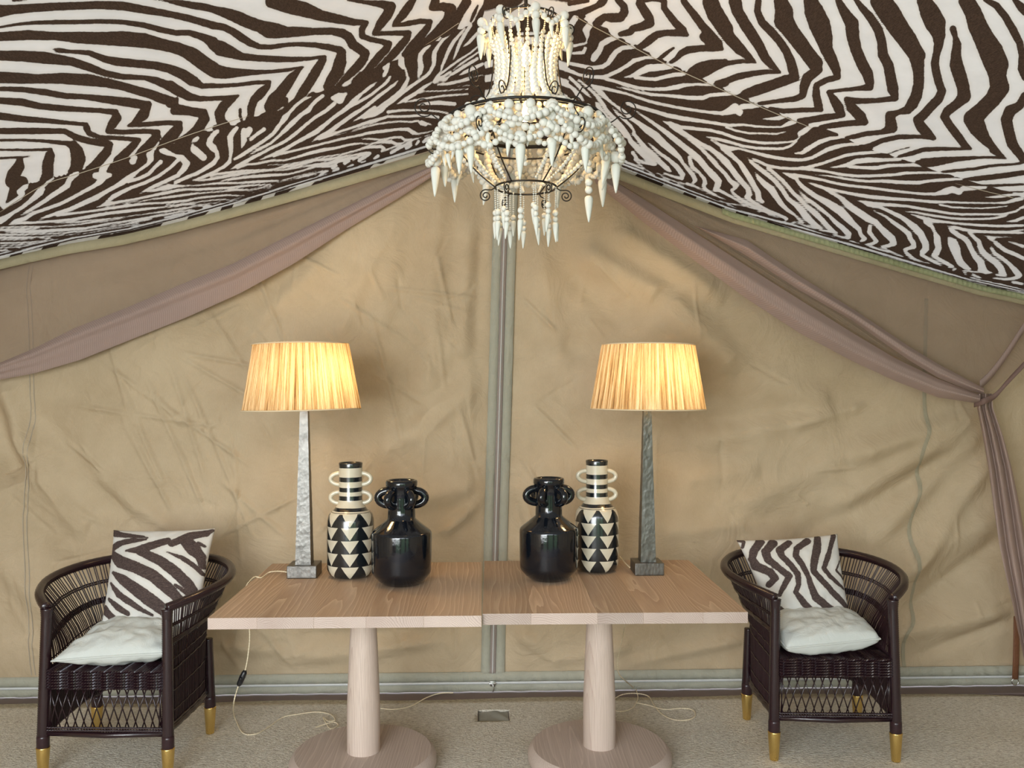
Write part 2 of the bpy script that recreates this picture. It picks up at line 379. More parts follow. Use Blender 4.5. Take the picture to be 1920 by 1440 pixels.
# ------------------------------------------------------------ zebra print traced as brush strokes (x, y, width)
# each tile: origin x, origin y, scale; strokes are separated by ';'
TILES = [
(0,0,4.8,"""
120,0,30 180,5,20 240,0,10;
0,100,115 100,88,90 300,72,78 500,60,75 700,52,72 900,45,75 1100,53,82 1300,88,75 1500,122,62 1700,163,62 1920,232,68;
1380,-5,10 1500,8,22 1600,25,50 1750,55,60 1920,82,60;
0,245,22 150,220,28 300,205,35 500,200,42 700,198,42 900,192,42 1100,198,45 1300,228,52 1450,268,55 1580,295,52 1700,295,55 1800,325,65 1920,375,90;
0,330,82 250,315,92 500,325,75 700,338,105 900,345,118 1100,348,138 1300,365,135 1450,400,110 1600,432,105 1740,495,130 1850,575,125 1920,620,125;
470,440,6 520,452,45 640,465,35 800,475,50 950,535,65 1050,555,80 1200,570,75 1400,590,75 1550,625,80 1650,665,85 1750,730,85 1820,775,50 1920,770,45;
0,500,90 200,505,100 400,520,110 550,540,90 650,555,80 800,605,75 950,660,60 1100,690,55 1300,700,45 1400,725,70 1500,765,80 1600,815,95 1700,870,80 1800,890,50 1920,890,40;
0,697,105 200,705,100 350,710,85 550,705,100 800,720,110 950,745,85 1100,775,75 1250,820,80 1350,845,85 1450,885,90 1560,920,90 1590,895,40 1565,1000,70 1700,1010,60 1830,1025,80 1830,1080,90 1780,1170,100 1700,1240,95 1600,1310,60;
0,800,42 200,805,50 400,830,60 600,865,55 750,870,50 950,895,70 1150,920,85 1300,945,80 1335,940,65 1290,1030,105 1210,1110,60 1150,1135,20 1300,1120,45 1500,1105,45 1620,1110,50 1600,1160,95 1540,1230,110 1490,1290,110 1440,1335,60;
0,905,60 200,920,70 350,955,60 500,970,60 700,985,50 900,995,45 1040,1010,60 1050,1060,90 1010,1120,85 970,1180,50 1100,1190,45 1300,1180,45 1420,1190,50 1410,1230,80 1340,1310,90 1280,1370,90 1240,1400,60;
0,1045,70 200,1070,60 400,1085,50 600,1105,40 780,1120,35 780,1150,65 800,1200,50 900,1235,40 1100,1245,40 1250,1260,45 1200,1310,70 1120,1390,80 1050,1440,60;
0,1180,58 300,1178,60 580,1180,50 680,1235,60 800,1270,60 950,1290,70 990,1300,60 960,1370,85 900,1440,90 850,1490,80 790,1520,50;
0,1262,25 200,1260,25 400,1270,32 600,1290,45 660,1310,90 690,1360,120 705,1430,135 690,1500,115 650,1550,80;
0,1348,20 250,1350,25 460,1345,30 450,1400,90 430,1480,105 430,1570,105 385,1620,60;
0,1424,22 200,1415,22 270,1405,10;
180,1440,60 170,1500,105 120,1575,120 110,1630,130 200,1640,110
"""),
(320,0,4.8,"""
-5,15,34 100,25,48 300,62,65 384,85,68 500,118,95 600,155,115 700,200,115 800,235,115 880,268,150 950,278,140 1050,290,100 1150,285,90 1300,283,65 1450,280,68 1550,300,85 1600,330,85 1640,400,90 1710,450,85 1750,480,85 1740,525,80 1690,590,85 1620,660,75 1560,720,55 1500,770,30;
0,135,50 150,165,60 384,228,72 480,245,65 560,285,70 640,340,75 720,390,65 800,420,50 900,425,45 1050,402,42 1150,397,42 1300,405,48 1420,425,60 1530,450,65 1540,470,80 1525,560,115 1500,650,115 1450,720,105 1400,780,60;
384,400,105 450,435,140 540,470,110 640,510,70 800,525,60 950,532,60 1100,535,50 1250,528,35 1390,508,28 1370,540,70 1310,640,90 1250,740,90 1190,830,90 1130,900,50 1060,940,20;
300,345,60 384,390,95;
0,425,95 120,455,110 220,520,125 320,590,130 400,640,130 490,655,110 600,655,80 750,652,50 900,645,35 1050,630,35 1200,598,10 1150,635,45 1090,700,85 1040,770,100 990,840,110 930,900,120 890,960,100 950,950,100 1030,900,60;
0,625,80 100,665,95 190,730,90 280,775,45 450,772,42 600,765,35 750,745,40 890,737,35 870,780,60 810,840,90 750,900,75 725,970,75 720,1040,60 690,1080,40;
0,765,85 100,840,80 200,882,50 350,888,42 500,880,45 610,860,20 560,890,60 480,950,90 440,1020,95 450,1090,85 510,1120,50 400,1150,50;
0,930,90 60,960,50 200,990,50 300,1010,65 310,1070,85 270,1130,85 220,1190,85 160,1230,75 60,1280,50;
625,985,28 625,1040,28 640,1085,25;
310,1210,70 270,1280,60 250,1330,40 310,1370,60 370,1400,60 340,1440,50;
500,1165,70 450,1230,75 440,1290,70 480,1360,90 480,1440,90;
660,1115,55 610,1190,70 595,1260,55 605,1330,55 590,1400,80 560,1430,50;
890,1005,55 820,1080,55 760,1170,50 700,1240,14;
1050,955,60 960,1050,75 900,1110,70 830,1190,55 740,1280,55 660,1350,50 590,1415,40;
1280,860,70 1200,950,75 1120,1040,75 1020,1120,65 900,1220,48 780,1310,38 660,1400,36 610,1435,20;
1440,800,90 1410,880,120 1320,960,130 1200,1050,115 1080,1140,90 950,1240,65 830,1330,50 710,1400,14;
1720,690,90 1660,780,120 1600,860,90 1480,980,85 1330,1080,80 1180,1190,65 1000,1300,50 870,1400,45 800,1440,20
"""),
(560,0,4.8,"""
-252,20,100 -100,50,140 50,85,140 200,140,100 350,170,85 500,200,65 610,205,45 570,260,58 570,325,55 650,355,50 750,375,50 810,395,65 790,440,70 740,490,75 680,560,75 620,630,60 560,680,40;
440,0,20 520,10,30 640,25,45 760,40,75 830,60,95 800,130,95 740,210,85 680,300,45 800,300,42 900,298,48 990,298,55 975,345,65 920,410,75 850,490,75 770,570,60 700,620,30;
1030,0,60 990,60,80 940,130,80 870,210,55 845,238,16 980,212,50 1100,190,50 1185,195,45 1160,250,65 1080,350,80 1010,430,80 950,490,50;
1230,10,80 1200,70,60 1300,60,80 1370,80,100 1350,180,100 1270,270,95 1180,360,85 1060,440,50;
1510,20,90 1460,100,80 1420,190,70 1390,250,75 1300,320,50;
1612,50,20 1580,120,35 1550,190,25; 1700,30,60 1650,110,60 1610,180,50;
740,620,45 720,690,38 660,760,45 590,840,36 500,932,10;
860,580,55 890,640,95 900,670,70 840,735,48 780,800,45 700,870,45 600,930,50 480,1000,60 400,1060,60 330,1140,40 280,1192,8;
955,708,18 900,765,36 830,840,36 750,900,36 650,980,32 540,1075,8;
1015,505,90 1010,580,90 1030,660,85 1020,715,75 940,780,45 870,850,50 780,930,40 680,1010,28 560,1075,10;
1175,430,60 1150,520,62 1165,590,55 1135,670,62 1060,740,55 980,800,45 880,890,42 770,980,14;
1330,350,75 1280,450,75 1250,550,80 1210,640,75 1150,730,75 1060,810,55 960,880,40 880,938,20;
1430,290,55 1390,370,55 1360,450,50 1310,560,45 1270,665,14;
1600,200,45 1540,290,50 1470,370,45 1420,440,30 1390,540,40;
1690,190,50 1620,290,45 1540,370,36 1470,430,8;
1700,320,45 1600,400,45 1500,470,45 1420,550,50 1330,620,50 1260,690,45 1150,790,40 1000,880,25;
1700,440,36 1600,500,36 1500,570,34 1390,650,12;
1690,530,36 1600,580,45 1450,660,45 1330,742,12 1500,700,45 1680,655,30;
1690,600,24 1590,622,8;
1680,700,36 1440,775,50 1300,790,45 1200,830,42 1060,872,34 960,912,8;
1650,832,22 1400,842,22 1250,862,22 1120,885,12;
1600,880,45 1350,890,52 1200,902,40 1040,930,14;
1330,972,55 1200,968,46 1050,955,46 900,968,50 770,990,12;
1280,1022,18 1000,1025,22 860,1022,20 700,1050,26 490,1095,14;
1200,1080,46 1100,1072,36 900,1088,36 700,1110,36 500,1140,34 300,1222,8;
1200,1150,60 1100,1140,80 1000,1115,60 850,1128,45 650,1160,45 450,1200,52 200,1270,52 0,1300,55;
985,1205,45 900,1188,28 700,1212,28 530,1242,16;
880,1255,45 800,1250,34 650,1240,26 500,1265,30 200,1330,42 0,1370,36;
820,1300,40 700,1290,26 500,1302,30 200,1380,34 0,1420,18;
740,1352,22 640,1322,24 400,1370,30 200,1420,18;
1200,1212,12 1050,1250,18 950,1300,18 800,1370,24 700,1420,24
"""),
(1040,0,6,"""
50,40,90 200,30,65 370,10,45;
150,165,60 270,155,90 380,110,75 470,70,65 530,30,95 560,0,80;
330,185,40 300,165,60;
710,0,70 780,70,85 785,140,95 740,200,100 640,200,110 560,190,80 500,240,100 440,270,50;
950,10,60 1100,-5,40 1230,0,60; 960,40,100 1010,120,105 1060,200,110 1070,260,110 980,300,95 880,320,80 850,360,80 740,385,60;
1230,20,75 1230,90,70 1290,170,80 1360,260,90 1440,340,95 1490,395,45 1400,370,85 1250,370,75 1150,390,85 1080,440,95 1020,490,90 960,530,70;
1450,10,70 1500,80,80 1580,180,90 1660,290,95 1750,390,105 1840,490,100 1880,550,40 1780,540,75 1640,545,75 1500,560,85 1420,600,75 1370,660,55 1310,700,45;
1340,540,28 1280,580,42 1220,630,50 1180,655,35;
1750,20,170 1790,120,190 1850,220,190 1920,330,180;
1920,700,75 1750,720,100 1620,760,110 1530,800,70; 1650,830,110 1590,800,110;
1920,930,90 1850,955,70;
310,245,60 260,300,110 270,380,90 300,430,90 230,450,70; 290,555,20 200,570,30;
500,330,80 570,350,80 450,420,100 420,500,100 370,580,85 330,640,80 250,670,50 350,690,70 470,705,45 520,690,40;
750,455,40 620,520,90 570,600,75 530,670,55 480,710,30;
910,525,50 830,570,70 930,590,80 1050,605,45 780,620,80 730,680,65 650,760,55 560,810,55 450,820,55 300,790,65 200,750,45;
1250,695,22 1100,680,28 980,700,45 880,770,65 800,830,75 700,862,55 580,872,14;
700,890,55 900,912,45 1100,940,60 1300,920,60 1500,885,50 1590,880,40;
970,848,24 1100,845,36 1250,810,50 1380,785,34;
280,890,18 500,925,46 700,965,46 900,1012,28 1200,1030,20 1450,1010,36 1550,985,50 1700,1010,80 1850,1035,50;
700,985,12 850,1032,36 1000,1085,46 1250,1125,70 1450,1165,85 1650,1190,90 1850,1190,120;
560,1030,24 650,1070,60 800,1095,55 900,1130,70 1100,1190,52 1300,1220,52 1500,1260,52 1700,1310,50 1920,1325,50;
900,1212,34 1050,1262,52 1200,1310,52 1400,1350,44 1600,1372,36 1750,1392,36 1900,1430,36;
400,950,34 500,1060,44 600,1180,60 700,1280,52 800,1380,52 850,1440,44;
580,1040,34 700,1150,52 800,1240,52 950,1350,75 1050,1440,85;
280,900,44 400,1030,50 500,1150,36 600,1290,36 700,1400,34;
150,800,36 250,930,36 350,1050,44 430,1150,44 540,1300,52 640,1400,52;
100,880,36 200,980,52 270,1100,52 330,1190,16
"""),
(1320,0,4.8,"""
60,20,150 100,130,150 160,230,130 230,340,115 320,440,105 400,510,65 470,565,16 340,550,40 200,570,48 80,610,80 20,660,60;
0,330,85 80,390,100 160,440,40 50,440,55;
280,10,120 300,100,105 370,220,105 430,310,105 500,420,95 550,520,85 610,590,70 690,655,18 560,645,46 420,665,55 300,690,62 200,730,60 110,750,45;
490,10,58 480,100,62 520,200,72 600,280,78 680,370,76 740,460,76 780,550,85 800,630,95 825,700,70 740,720,95 600,770,95 480,810,100 370,850,85 330,865,50;
690,10,125 720,100,165 720,190,180 780,280,150 850,370,145 930,480,135 1000,570,140 1030,625,80 930,700,95 900,780,85 890,860,60 820,890,55 650,912,38 500,932,36;
960,10,130 990,100,175 1040,220,195 1080,340,160 1100,440,115 1150,540,105 1190,630,85 1205,695,55 1100,720,55 1010,770,55 1010,860,75 1030,950,80 1055,990,40 900,990,46 720,1000,46 600,985,50;
1210,10,60 1270,120,95 1330,210,125 1340,330,118 1370,450,105 1420,570,105 1470,660,105 1490,740,85 1495,785,65 1350,800,38 1200,815,32 1120,828,40 1170,900,80 1210,970,95 1250,1035,50 1100,1055,62 950,1080,60 850,1080,30;
1360,-10,40 1430,80,65 1500,160,78 1570,270,85 1600,380,85 1610,490,95 1660,590,95 1680,700,98 1700,800,105 1725,885,55 1550,905,46 1380,910,55 1285,895,55 1330,970,95 1410,1050,100 1450,1100,60 1300,1110,55 1150,1130,55 1050,1145,40;
1590,10,190 1660,120,190 1740,240,180 1830,370,165 1920,500,150;
60,940,105 150,930,110 250,900,50 360,895,40;
400,1020,80 550,1000,60 500,1060,90 640,1100,50 750,1070,40; 0,1040,50 150,1060,50 300,1080,50 400,1105,50 600,1120,44;
240,1138,10 350,1150,32 500,1165,32 650,1165,26 740,1160,12;
0,1130,50 150,1160,44 300,1200,38 450,1222,44 600,1240,55 780,1230,52 830,1180,50 860,1115,55 930,1095,45;
60,1262,8 200,1282,26 400,1310,26 600,1312,22 750,1305,12;
920,1250,80 1000,1190,95 1100,1200,70 1190,1215,40 800,1330,70 700,1362,50 500,1350,36 350,1335,26 200,1305,20;
280,1370,34 400,1390,36 600,1402,36 900,1420,55 1000,1380,62 1080,1300,52 1200,1280,52 1290,1262,36;
60,1380,40 0,1320,40
"""),
(1560,0,4.8,"""
440,10,190 520,120,195 600,240,175 690,360,155 750,470,145 770,560,125 780,660,100 780,760,98 760,860,105 720,940,105 680,990,80 600,1010,45 520,1040,85 530,1110,105 540,1150,100 450,1190,46 300,1205,46 200,1230,46 130,1240,34;
830,10,135 880,110,180 930,210,190 960,310,125 960,400,85 940,490,68 925,570,76 940,660,78 960,740,76 990,820,76 960,890,85 890,960,85 820,1040,85 770,1080,85 800,1140,95 860,1200,90 920,1245,40 800,1230,36 600,1232,46 450,1265,46 350,1310,52 280,1320,34;
1090,260,65 1110,330,48 1125,400,80 1115,500,95 1120,590,125 1150,680,125 1180,780,115 1190,870,120 1120,940,85 1040,1000,85 1010,1050,75 1060,1130,76 1130,1220,76 1190,1300,70 1255,1340,20 1000,1340,38 830,1345,42 720,1380,45 600,1410,26;
700,1325,12 600,1350,12 500,1388,12;
1210,10,145 1270,110,155 1310,230,175 1370,350,190 1430,460,220 1480,580,220 1490,690,160 1510,790,175 1450,890,145 1350,990,145 1270,1070,175 1310,1150,160 1360,1230,115 1430,1310,75 1510,1390,50 1570,1428,12 1300,1415,22 1000,1420,18 800,1435,18;
1380,0,40 1480,50,65 1560,150,68 1630,270,76 1690,390,68 1710,500,60 1710,620,78 1735,700,60;
1735,860,70 1690,950,76 1600,1000,105 1570,1080,105 1590,1180,100 1620,1290,100 1680,1380,76 1720,1440,60;
1640,0,40 1700,60,80 1740,110,70
"""),
(1680,280,8,"""
300,190,40 430,205,140 600,190,130 900,150,75 1200,128,46 1500,112,28 1650,132,14;1440,20,80 1560,90,60 1660,135,14;
690,340,40 900,318,48 1200,290,48 1400,250,46 1800,220,36 1920,190,50;1840,20,110 1900,110,90 1900,190,60;
1020,450,30 1200,440,80 1500,410,85 1920,350,80;1260,542,24 1500,545,44 1920,525,36;1620,640,16 1920,637,28
""")]
SEAM_L = [(-30,371),(0,356),(16,351),(61,342),(77,339),(102,332),(132,325),(152,319),(170,316),(232,298),(285,282),(320,272),(374,254),(397,246),(450,230),(496,212),(535,199),(552,191),(610,169),(643,156),(693,133),(733,117),(810,81),(841,67),(872,50),(914,31),(960,5),(1000,-20)]
SEAM_R = [(1000,-20),(1070,24),(1101,39),(1115,47),(1150,66),(1170,75),(1185,84),(1224,105),(1254,118),(1280,131),(1318,149),(1330,155),(1349,164),(1368,171),(1396,184),(1427,197),(1455,211),(1480,220),(1500,229),(1514,233),(1550,246),(1568,254),(1592,264),(1615,271),(1643,282),(1659,287),(1677,294),(1706,303),(1729,312),(1748,318),(1761,322),(1782,328),(1805,335),(1829,343),(1860,352),(1898,362),(1917,368),(1960,380)]
WHITE = [
(0,300,8,"""
40,430,200 30,560,150 30,650,90 55,710,60 180,640,60 300,565,70 330,500,90 290,480,80 380,400,80 400,365,60;
0,910,110 80,870,80 200,790,50 350,700,55 450,620,65 540,540,90 600,480,110 640,440,70 620,420,50 660,390,40 720,330,40 800,275,30;
300,835,6 400,780,40 550,690,55 680,610,60 770,540,70 900,460,75 1010,380,90 1030,320,80 1080,250,90 1150,200,80;
130,970,8 230,920,60 370,880,60 500,800,50 700,730,50 900,660,50 1100,560,50 1280,460,55 1430,380,60 1530,300,110 1560,230,130;
1430,235,90 1560,240,140 1640,235,80;1550,150,130 1620,60,120;
580,890,8 700,850,40 850,800,50 1050,740,60 1250,650,70 1450,560,80 1600,470,60 1750,370,50 1920,270,60;
850,825,50 1050,808,36 1280,778,32 1500,748,32 1700,715,36 1920,690,40;
1450,708,8 1600,660,50 1750,580,60 1920,470,70;1600,680,40 1750,650,50 1920,620,45;
130,970,8 300,945,40 500,940,35 700,925,35 900,910,40 1100,890,40 1300,855,45 1500,820,50 1700,790,46 1920,765,40;
830,945,6 1000,938,22 1200,925,24 1500,895,22 1920,850,10;
0,1010,20 400,1000,20 800,998,16 1100,975,20 1400,935,22 1700,900,26 1920,880,26;
0,1050,34 300,1045,38 600,1020,14;80,1085,8 300,1078,34 600,1070,48 800,1055,44 1000,1045,40 1300,1020,32 1600,965,32 1920,925,28;
0,1120,26 300,1120,24 600,1110,18 900,1100,18 1200,1070,22 1500,1035,22 1920,975,14;
0,1165,34 300,1165,34 500,1160,22 1000,1125,10 1300,1100,8 1920,1000,6;590,1172,6 700,1176,20 780,1175,12;
0,1200,14 300,1195,16 500,1180,12;0,1248,24 300,1240,22 500,1225,18 800,1200,14 1100,1165,10 1500,1090,8 1920,1010,6;
0,1288,14 300,1270,14 600,1240,14 1000,1190,8 1500,1100,6;0,1320,16 200,1310,14 400,1290,14 600,1260,28 700,1250,24;
0,1360,28 120,1350,20;280,1320,20 420,1310,20
"""),
(160,280,8,"""
0,790,80 150,730,90 270,660,60 450,560,60 550,500,80 640,440,90 800,320,40 940,220,50 980,150,90 970,80,110 1010,30,50;
640,490,40 800,440,50 950,370,55 1050,260,50 1130,190,65;
170,400,110 260,400,120 370,385,60;220,300,130 330,150,140 420,60,150;200,480,70 100,570,60 0,620,60;
710,180,100 740,120,80;
165,868,8 280,800,60 400,720,70 550,640,60 700,570,50 900,500,50 1100,400,50 1280,270,45 1400,150,60;
1150,10,90 1230,50,80 1340,90,40 1450,130,90 1520,210,100 1480,290,90 1390,390,60 1200,480,55 1000,570,50 900,620,35 810,665,8;
165,868,8 350,820,50 500,790,40 700,755,30 900,715,30 1200,655,44 1400,615,40 1600,590,30 1920,585,26;
560,815,6 800,780,14 1000,750,18 1300,710,36 1600,670,34 1920,640,18;
930,642,14 1100,600,50 1250,560,80 1350,555,50 1500,545,20 1900,525,26;1350,500,50 1500,430,50 1700,310,50 1920,180,70;
1590,475,6 1700,430,30 1920,370,50;1750,460,20 1920,440,24;
1620,20,90 1700,80,90 1770,130,90;
0,945,34 300,895,42 600,850,42 900,815,32 1100,805,28;1300,790,38 1600,760,34 1920,715,34;1080,812,24 1300,790,34;
0,1018,38 300,965,42 600,930,48 900,895,38 1200,865,20 1400,855,10;
1200,835,10 1350,840,28 1600,815,34 1920,750,20;
0,1075,22 300,1050,24 600,1010,14 900,970,16 1200,930,28 1500,880,28 1700,855,20 1920,830,18;
0,1105,12 300,1075,12 600,1030,10;0,1145,24 300,1120,28 600,1080,28 900,1030,28 1100,995,34 1300,960,24 1500,920,20 1750,880,14;
0,1195,22 300,1165,20 600,1120,16 900,1060,28 1000,1040,20;1200,1030,36 1350,985,28 1500,940,14;
0,1235,7 400,1175,7 800,1095,7;0,1262,7 400,1202,7 800,1117,7;
1550,940,28 1650,910,28 1700,930,20;1400,990,20 1480,960,22;1880,870,50 1800,850,14
"""),
(320,240,8,"""
380,150,95 310,210,95 320,280,95 400,360,105 490,440,105;
700,50,60 630,110,70 590,180,85 580,240,95 640,300,105 690,360,60 705,440,60 640,530,70 500,620,60 350,710,50 200,790,40 100,840,16;
0,345,60 40,390,50 120,430,40 180,480,70 250,540,95 200,620,70 120,720,60 0,790,50;130,470,60 80,560,60 0,645,55;
990,0,60 930,70,75 890,140,85 900,250,80 905,350,60 895,440,40 880,510,60 800,580,50 650,660,40 500,730,50 400,770,40 300,797,6;
950,470,30 1050,420,55 1200,320,55 1400,190,50 1550,80,60 1620,0,75;
300,797,6 500,785,28 700,750,42 900,710,46 1100,680,38 1400,645,28 1700,610,34 1920,580,38;
600,710,50 700,690,30 900,665,36 1100,640,34 1300,630,22 1500,620,16 1920,560,18;
1100,40,85 1090,110,80 1100,180,90 1080,250,50 1060,305,8;1200,170,50 1300,90,50 1400,20,60;1180,30,100 1150,100,80;
1165,415,6 1300,330,36 1500,230,40 1650,110,50 1740,30,60;
900,620,8 1000,570,50 1100,520,60 1200,460,50 1400,360,45 1600,250,45 1750,150,50 1920,70,60;1000,590,50 1150,550,30 1300,535,34 1500,490,36 1700,460,38 1920,430,38;
1325,485,8 1450,430,34 1600,370,50 1750,300,50 1920,220,50;1550,420,40 1700,375,26 1920,330,30;
1450,562,6 1600,540,18 1920,500,22;
0,885,30 100,865,30 300,870,16 500,850,20 700,830,34 1000,825,28 1300,805,38 1600,790,28;
740,793,6 900,770,34 1100,740,38 1400,715,48 1700,690,38 1920,670,30;
0,970,38 300,930,38 600,910,38 900,895,32 1100,870,32 1300,855,22 1500,850,20;
0,1035,24 300,990,28 600,965,20 800,950,20 950,925,38 1100,930,28 1150,920,20;
0,1108,20 300,1060,34 600,1030,28 850,1005,24 1000,1015,20 1100,1010,10;
1150,940,20 1300,905,20 1500,870,14 1700,820,9 1920,740,9;
0,1145,20 300,1125,18 600,1085,20 800,1070,20 900,1080,12 1100,1020,7;
0,1190,13 200,1165,12 500,1145,13 750,1115,12;0,1230,26 200,1200,20 400,1170,20 600,1160,16;
0,1270,12 150,1245,12 350,1230,16;0,1310,24 120,1280,18;
500,1200,36 600,1170,28;620,1200,50 700,1170,46;830,1140,36 900,1110,36;
900,1110,6 1200,1010,6 1500,930,6 1800,820,6 1920,780,6;1200,970,8 1500,890,8 1920,750,6
"""),
(480,180,8,"""
60,320,100 10,400,60;60,130,120 40,230,140;
420,155,20 330,210,65 250,280,75 190,360,95 130,430,85 100,490,55 0,590,55;
810,0,50 700,60,46 600,140,46 500,250,46 430,330,95 330,450,70 200,590,60 100,680,38 0,760,38;
1000,0,55 900,70,55 830,150,55 790,210,75 680,280,60 550,400,75 430,520,65 330,610,38 200,700,44 100,770,34 0,830,34;
1240,30,180 1150,30,60;1170,120,60 1050,220,55 900,310,50 750,430,46 600,560,55 450,670,46 300,760,38 150,840,44 0,910,50;
1560,0,50 1450,110,85 1300,230,60 1180,310,50 1050,420,60 900,540,75 750,620,60 600,700,50 450,790,55 350,840,60 200,910,46 50,965,8;1480,120,50 1600,60,50 1750,0,60;
50,965,8 200,920,34 300,880,50 500,840,34 700,790,34 900,740,34 1100,690,34 1300,640,38 1500,600,32 1700,575,38 1920,545,38;
835,685,8 950,620,60 1100,540,65 1300,390,60 1500,250,60 1650,160,40 1800,70,40 1900,10,40;
950,640,50 1100,590,50 1300,520,32 1500,455,38 1700,410,44 1920,360,48;1150,600,6 1400,545,10 1500,510,22 1700,460,28 1920,430,28;
1445,388,6 1550,330,38 1700,230,46 1920,90,50;1600,350,20 1750,300,60 1920,250,75;
0,1020,38 200,990,34 450,960,28 600,920,34 800,860,48 1000,810,55 1200,780,38 1400,730,34 1600,705,28 1700,715,18 1920,700,18;
1580,640,10 1700,650,34 1920,640,20;
160,1045,6 300,1040,16 500,1020,22 700,985,24 900,925,14 1100,900,24 1300,870,24 1500,820,28 1700,770,28 1850,765,16 1920,770,36;
0,1100,24 300,1080,28 600,1040,38 900,960,38 1100,950,42 1300,910,28 1500,880,28 1700,850,24;
0,1145,24 200,1140,18 500,1095,28 700,1060,24 900,1030,38 1100,1010,46 1300,960,55 1450,930,38 1500,910,20;
0,1210,48 200,1200,44 500,1170,28 700,1120,28 900,1060,28 1100,1055,38 1200,1040,46 1150,1080,46;
0,1285,24 200,1275,22 400,1260,12 700,1180,9 1000,1100,7;0,1335,24 200,1310,18 500,1240,9 900,1150,18 1050,1120,18;
700,1210,9 800,1185,28 900,1170,18;0,1380,13 300,1310,9 600,1240,9 800,1200,18;
1620,900,46 1550,970,55;1450,960,24 1650,860,44;1330,1010,50 1400,970,36;
920,1220,30 1000,1160,36 1080,1120,26;1150,1150,46 1230,1090,46;1380,1080,46 1450,1040,46;1600,1010,50 1650,970,28;1780,950,50 1870,900,46
"""),
(640,140,8,"""
220,0,100 110,90,120 0,170,75;60,300,95 0,350,95;460,20,80 400,90,50 360,140,8;
0,520,60 150,400,85 300,290,46 450,170,46 600,50,36 660,0,28;200,445,24 300,390,38 450,300,46 600,180,36 720,80,55 750,0,28;
0,700,50 200,590,50 400,450,55 550,330,55 700,220,46 800,140,46 880,50,75 940,0,90;
1000,60,46 960,150,65 900,240,55 750,360,46 600,460,36 450,570,24 260,672,10;165,708,6 300,630,38 500,490,55;
1240,0,60 1100,130,55 900,290,46 800,380,38 650,480,55 600,530,75 500,590,75 400,620,60 300,655,24;700,560,46 900,535,36 1200,530,28 1450,550,28 1600,580,28;
830,445,6 950,380,60 1100,290,55 1250,180,46 1340,120,40;1400,110,60 1480,50,100 1560,60,60;
950,425,10 1100,385,34 1300,350,28 1500,320,32 1900,290,28;1150,270,36 1250,250,20 1500,245,22 1900,215,18;
1110,460,6 1250,435,38 1450,420,65 1700,440,55;1450,150,30 1600,140,40 1920,80,48;1740,175,6 1920,160,18;
0,840,38 200,760,46 500,690,50 700,630,38 1000,625,38 1200,610,38 1450,640,48;
0,880,12 200,820,24 500,750,28 700,715,28 900,700,28 1050,710,28 1150,690,28 1200,740,46 1270,760,28;1200,710,50 1350,750,20;
0,955,48 300,890,46 600,850,46 850,820,38 1000,820,55 1080,870,65 1150,890,28 1300,860,18 1380,840,10;
250,975,8 400,960,28 600,975,28 800,940,32 900,940,38 950,980,38 1100,970,28 1200,940,8;1250,920,10 1400,890,8;
0,1070,28 200,1040,28 400,1040,18 600,1010,38 750,1010,55 830,1040,38 960,1020,18 1100,980,12;
0,1170,38 200,1110,38 400,1085,46 600,1080,46 640,1110,46 600,1150,28 700,1120,28 800,1080,22 900,1050,12;
0,1235,46 200,1200,55 350,1180,55 430,1180,46 350,1250,38 250,1290,28 100,1340,18;0,1310,36 150,1270,36;0,1370,28 100,1330,10;
550,1220,50 500,1260,46;750,1170,50 850,1110,46 950,1060,44 1050,1010,34;980,1100,60 1050,1060,36;1120,1050,30 1160,1000,40;1230,1010,40 1280,970,60 1330,940,36;300,1330,44 360,1300,20
"""),
(720,0,8,"""
260,880,85 260,960,95 290,1010,60 320,1030,30 340,1100,30 360,1170,46 350,1230,55 250,1320,46 150,1400,46;0,1020,50 60,960,60 30,1080,60 0,1130,50;90,1150,28 0,1260,36;
690,680,28 610,740,55 545,820,65 540,900,75 555,1000,85 540,1080,75 510,1150,28;
970,530,28 880,600,46 820,680,46 760,780,65 750,860,75 750,960,55 700,1060,46 650,1130,55 550,1220,55 420,1340,55 330,1420,46;
1220,420,20 1150,500,38 1040,630,55 970,760,55 920,880,46 870,1000,38 840,1110,10;830,1110,40 770,1180,50 730,1240,20;
1300,380,46 1220,500,55 1150,620,55 1100,740,46 1060,850,28 1030,910,6;
850,1110,30 950,1030,34 1100,920,34 1300,790,28 1500,620,18;
1180,710,8 1280,630,46 1400,500,46 1500,400,55;1030,1055,6 1150,960,28 1350,830,28 1530,700,18;
720,1240,8 850,1170,36 1000,1080,36;880,1230,46 1000,1130,46 1200,1000,46 1400,880,46;1090,1160,8 1200,1090,46 1350,1020,55 1480,960,46;
650,1330,36 800,1270,55 900,1260,55 1050,1220,38 1300,1160,38 1490,1130,28;1110,1290,6 1300,1280,28 1490,1250,28;
600,1390,28 730,1340,18;850,1370,36 1000,1360,28 1250,1350,22 1490,1330,22
"""),
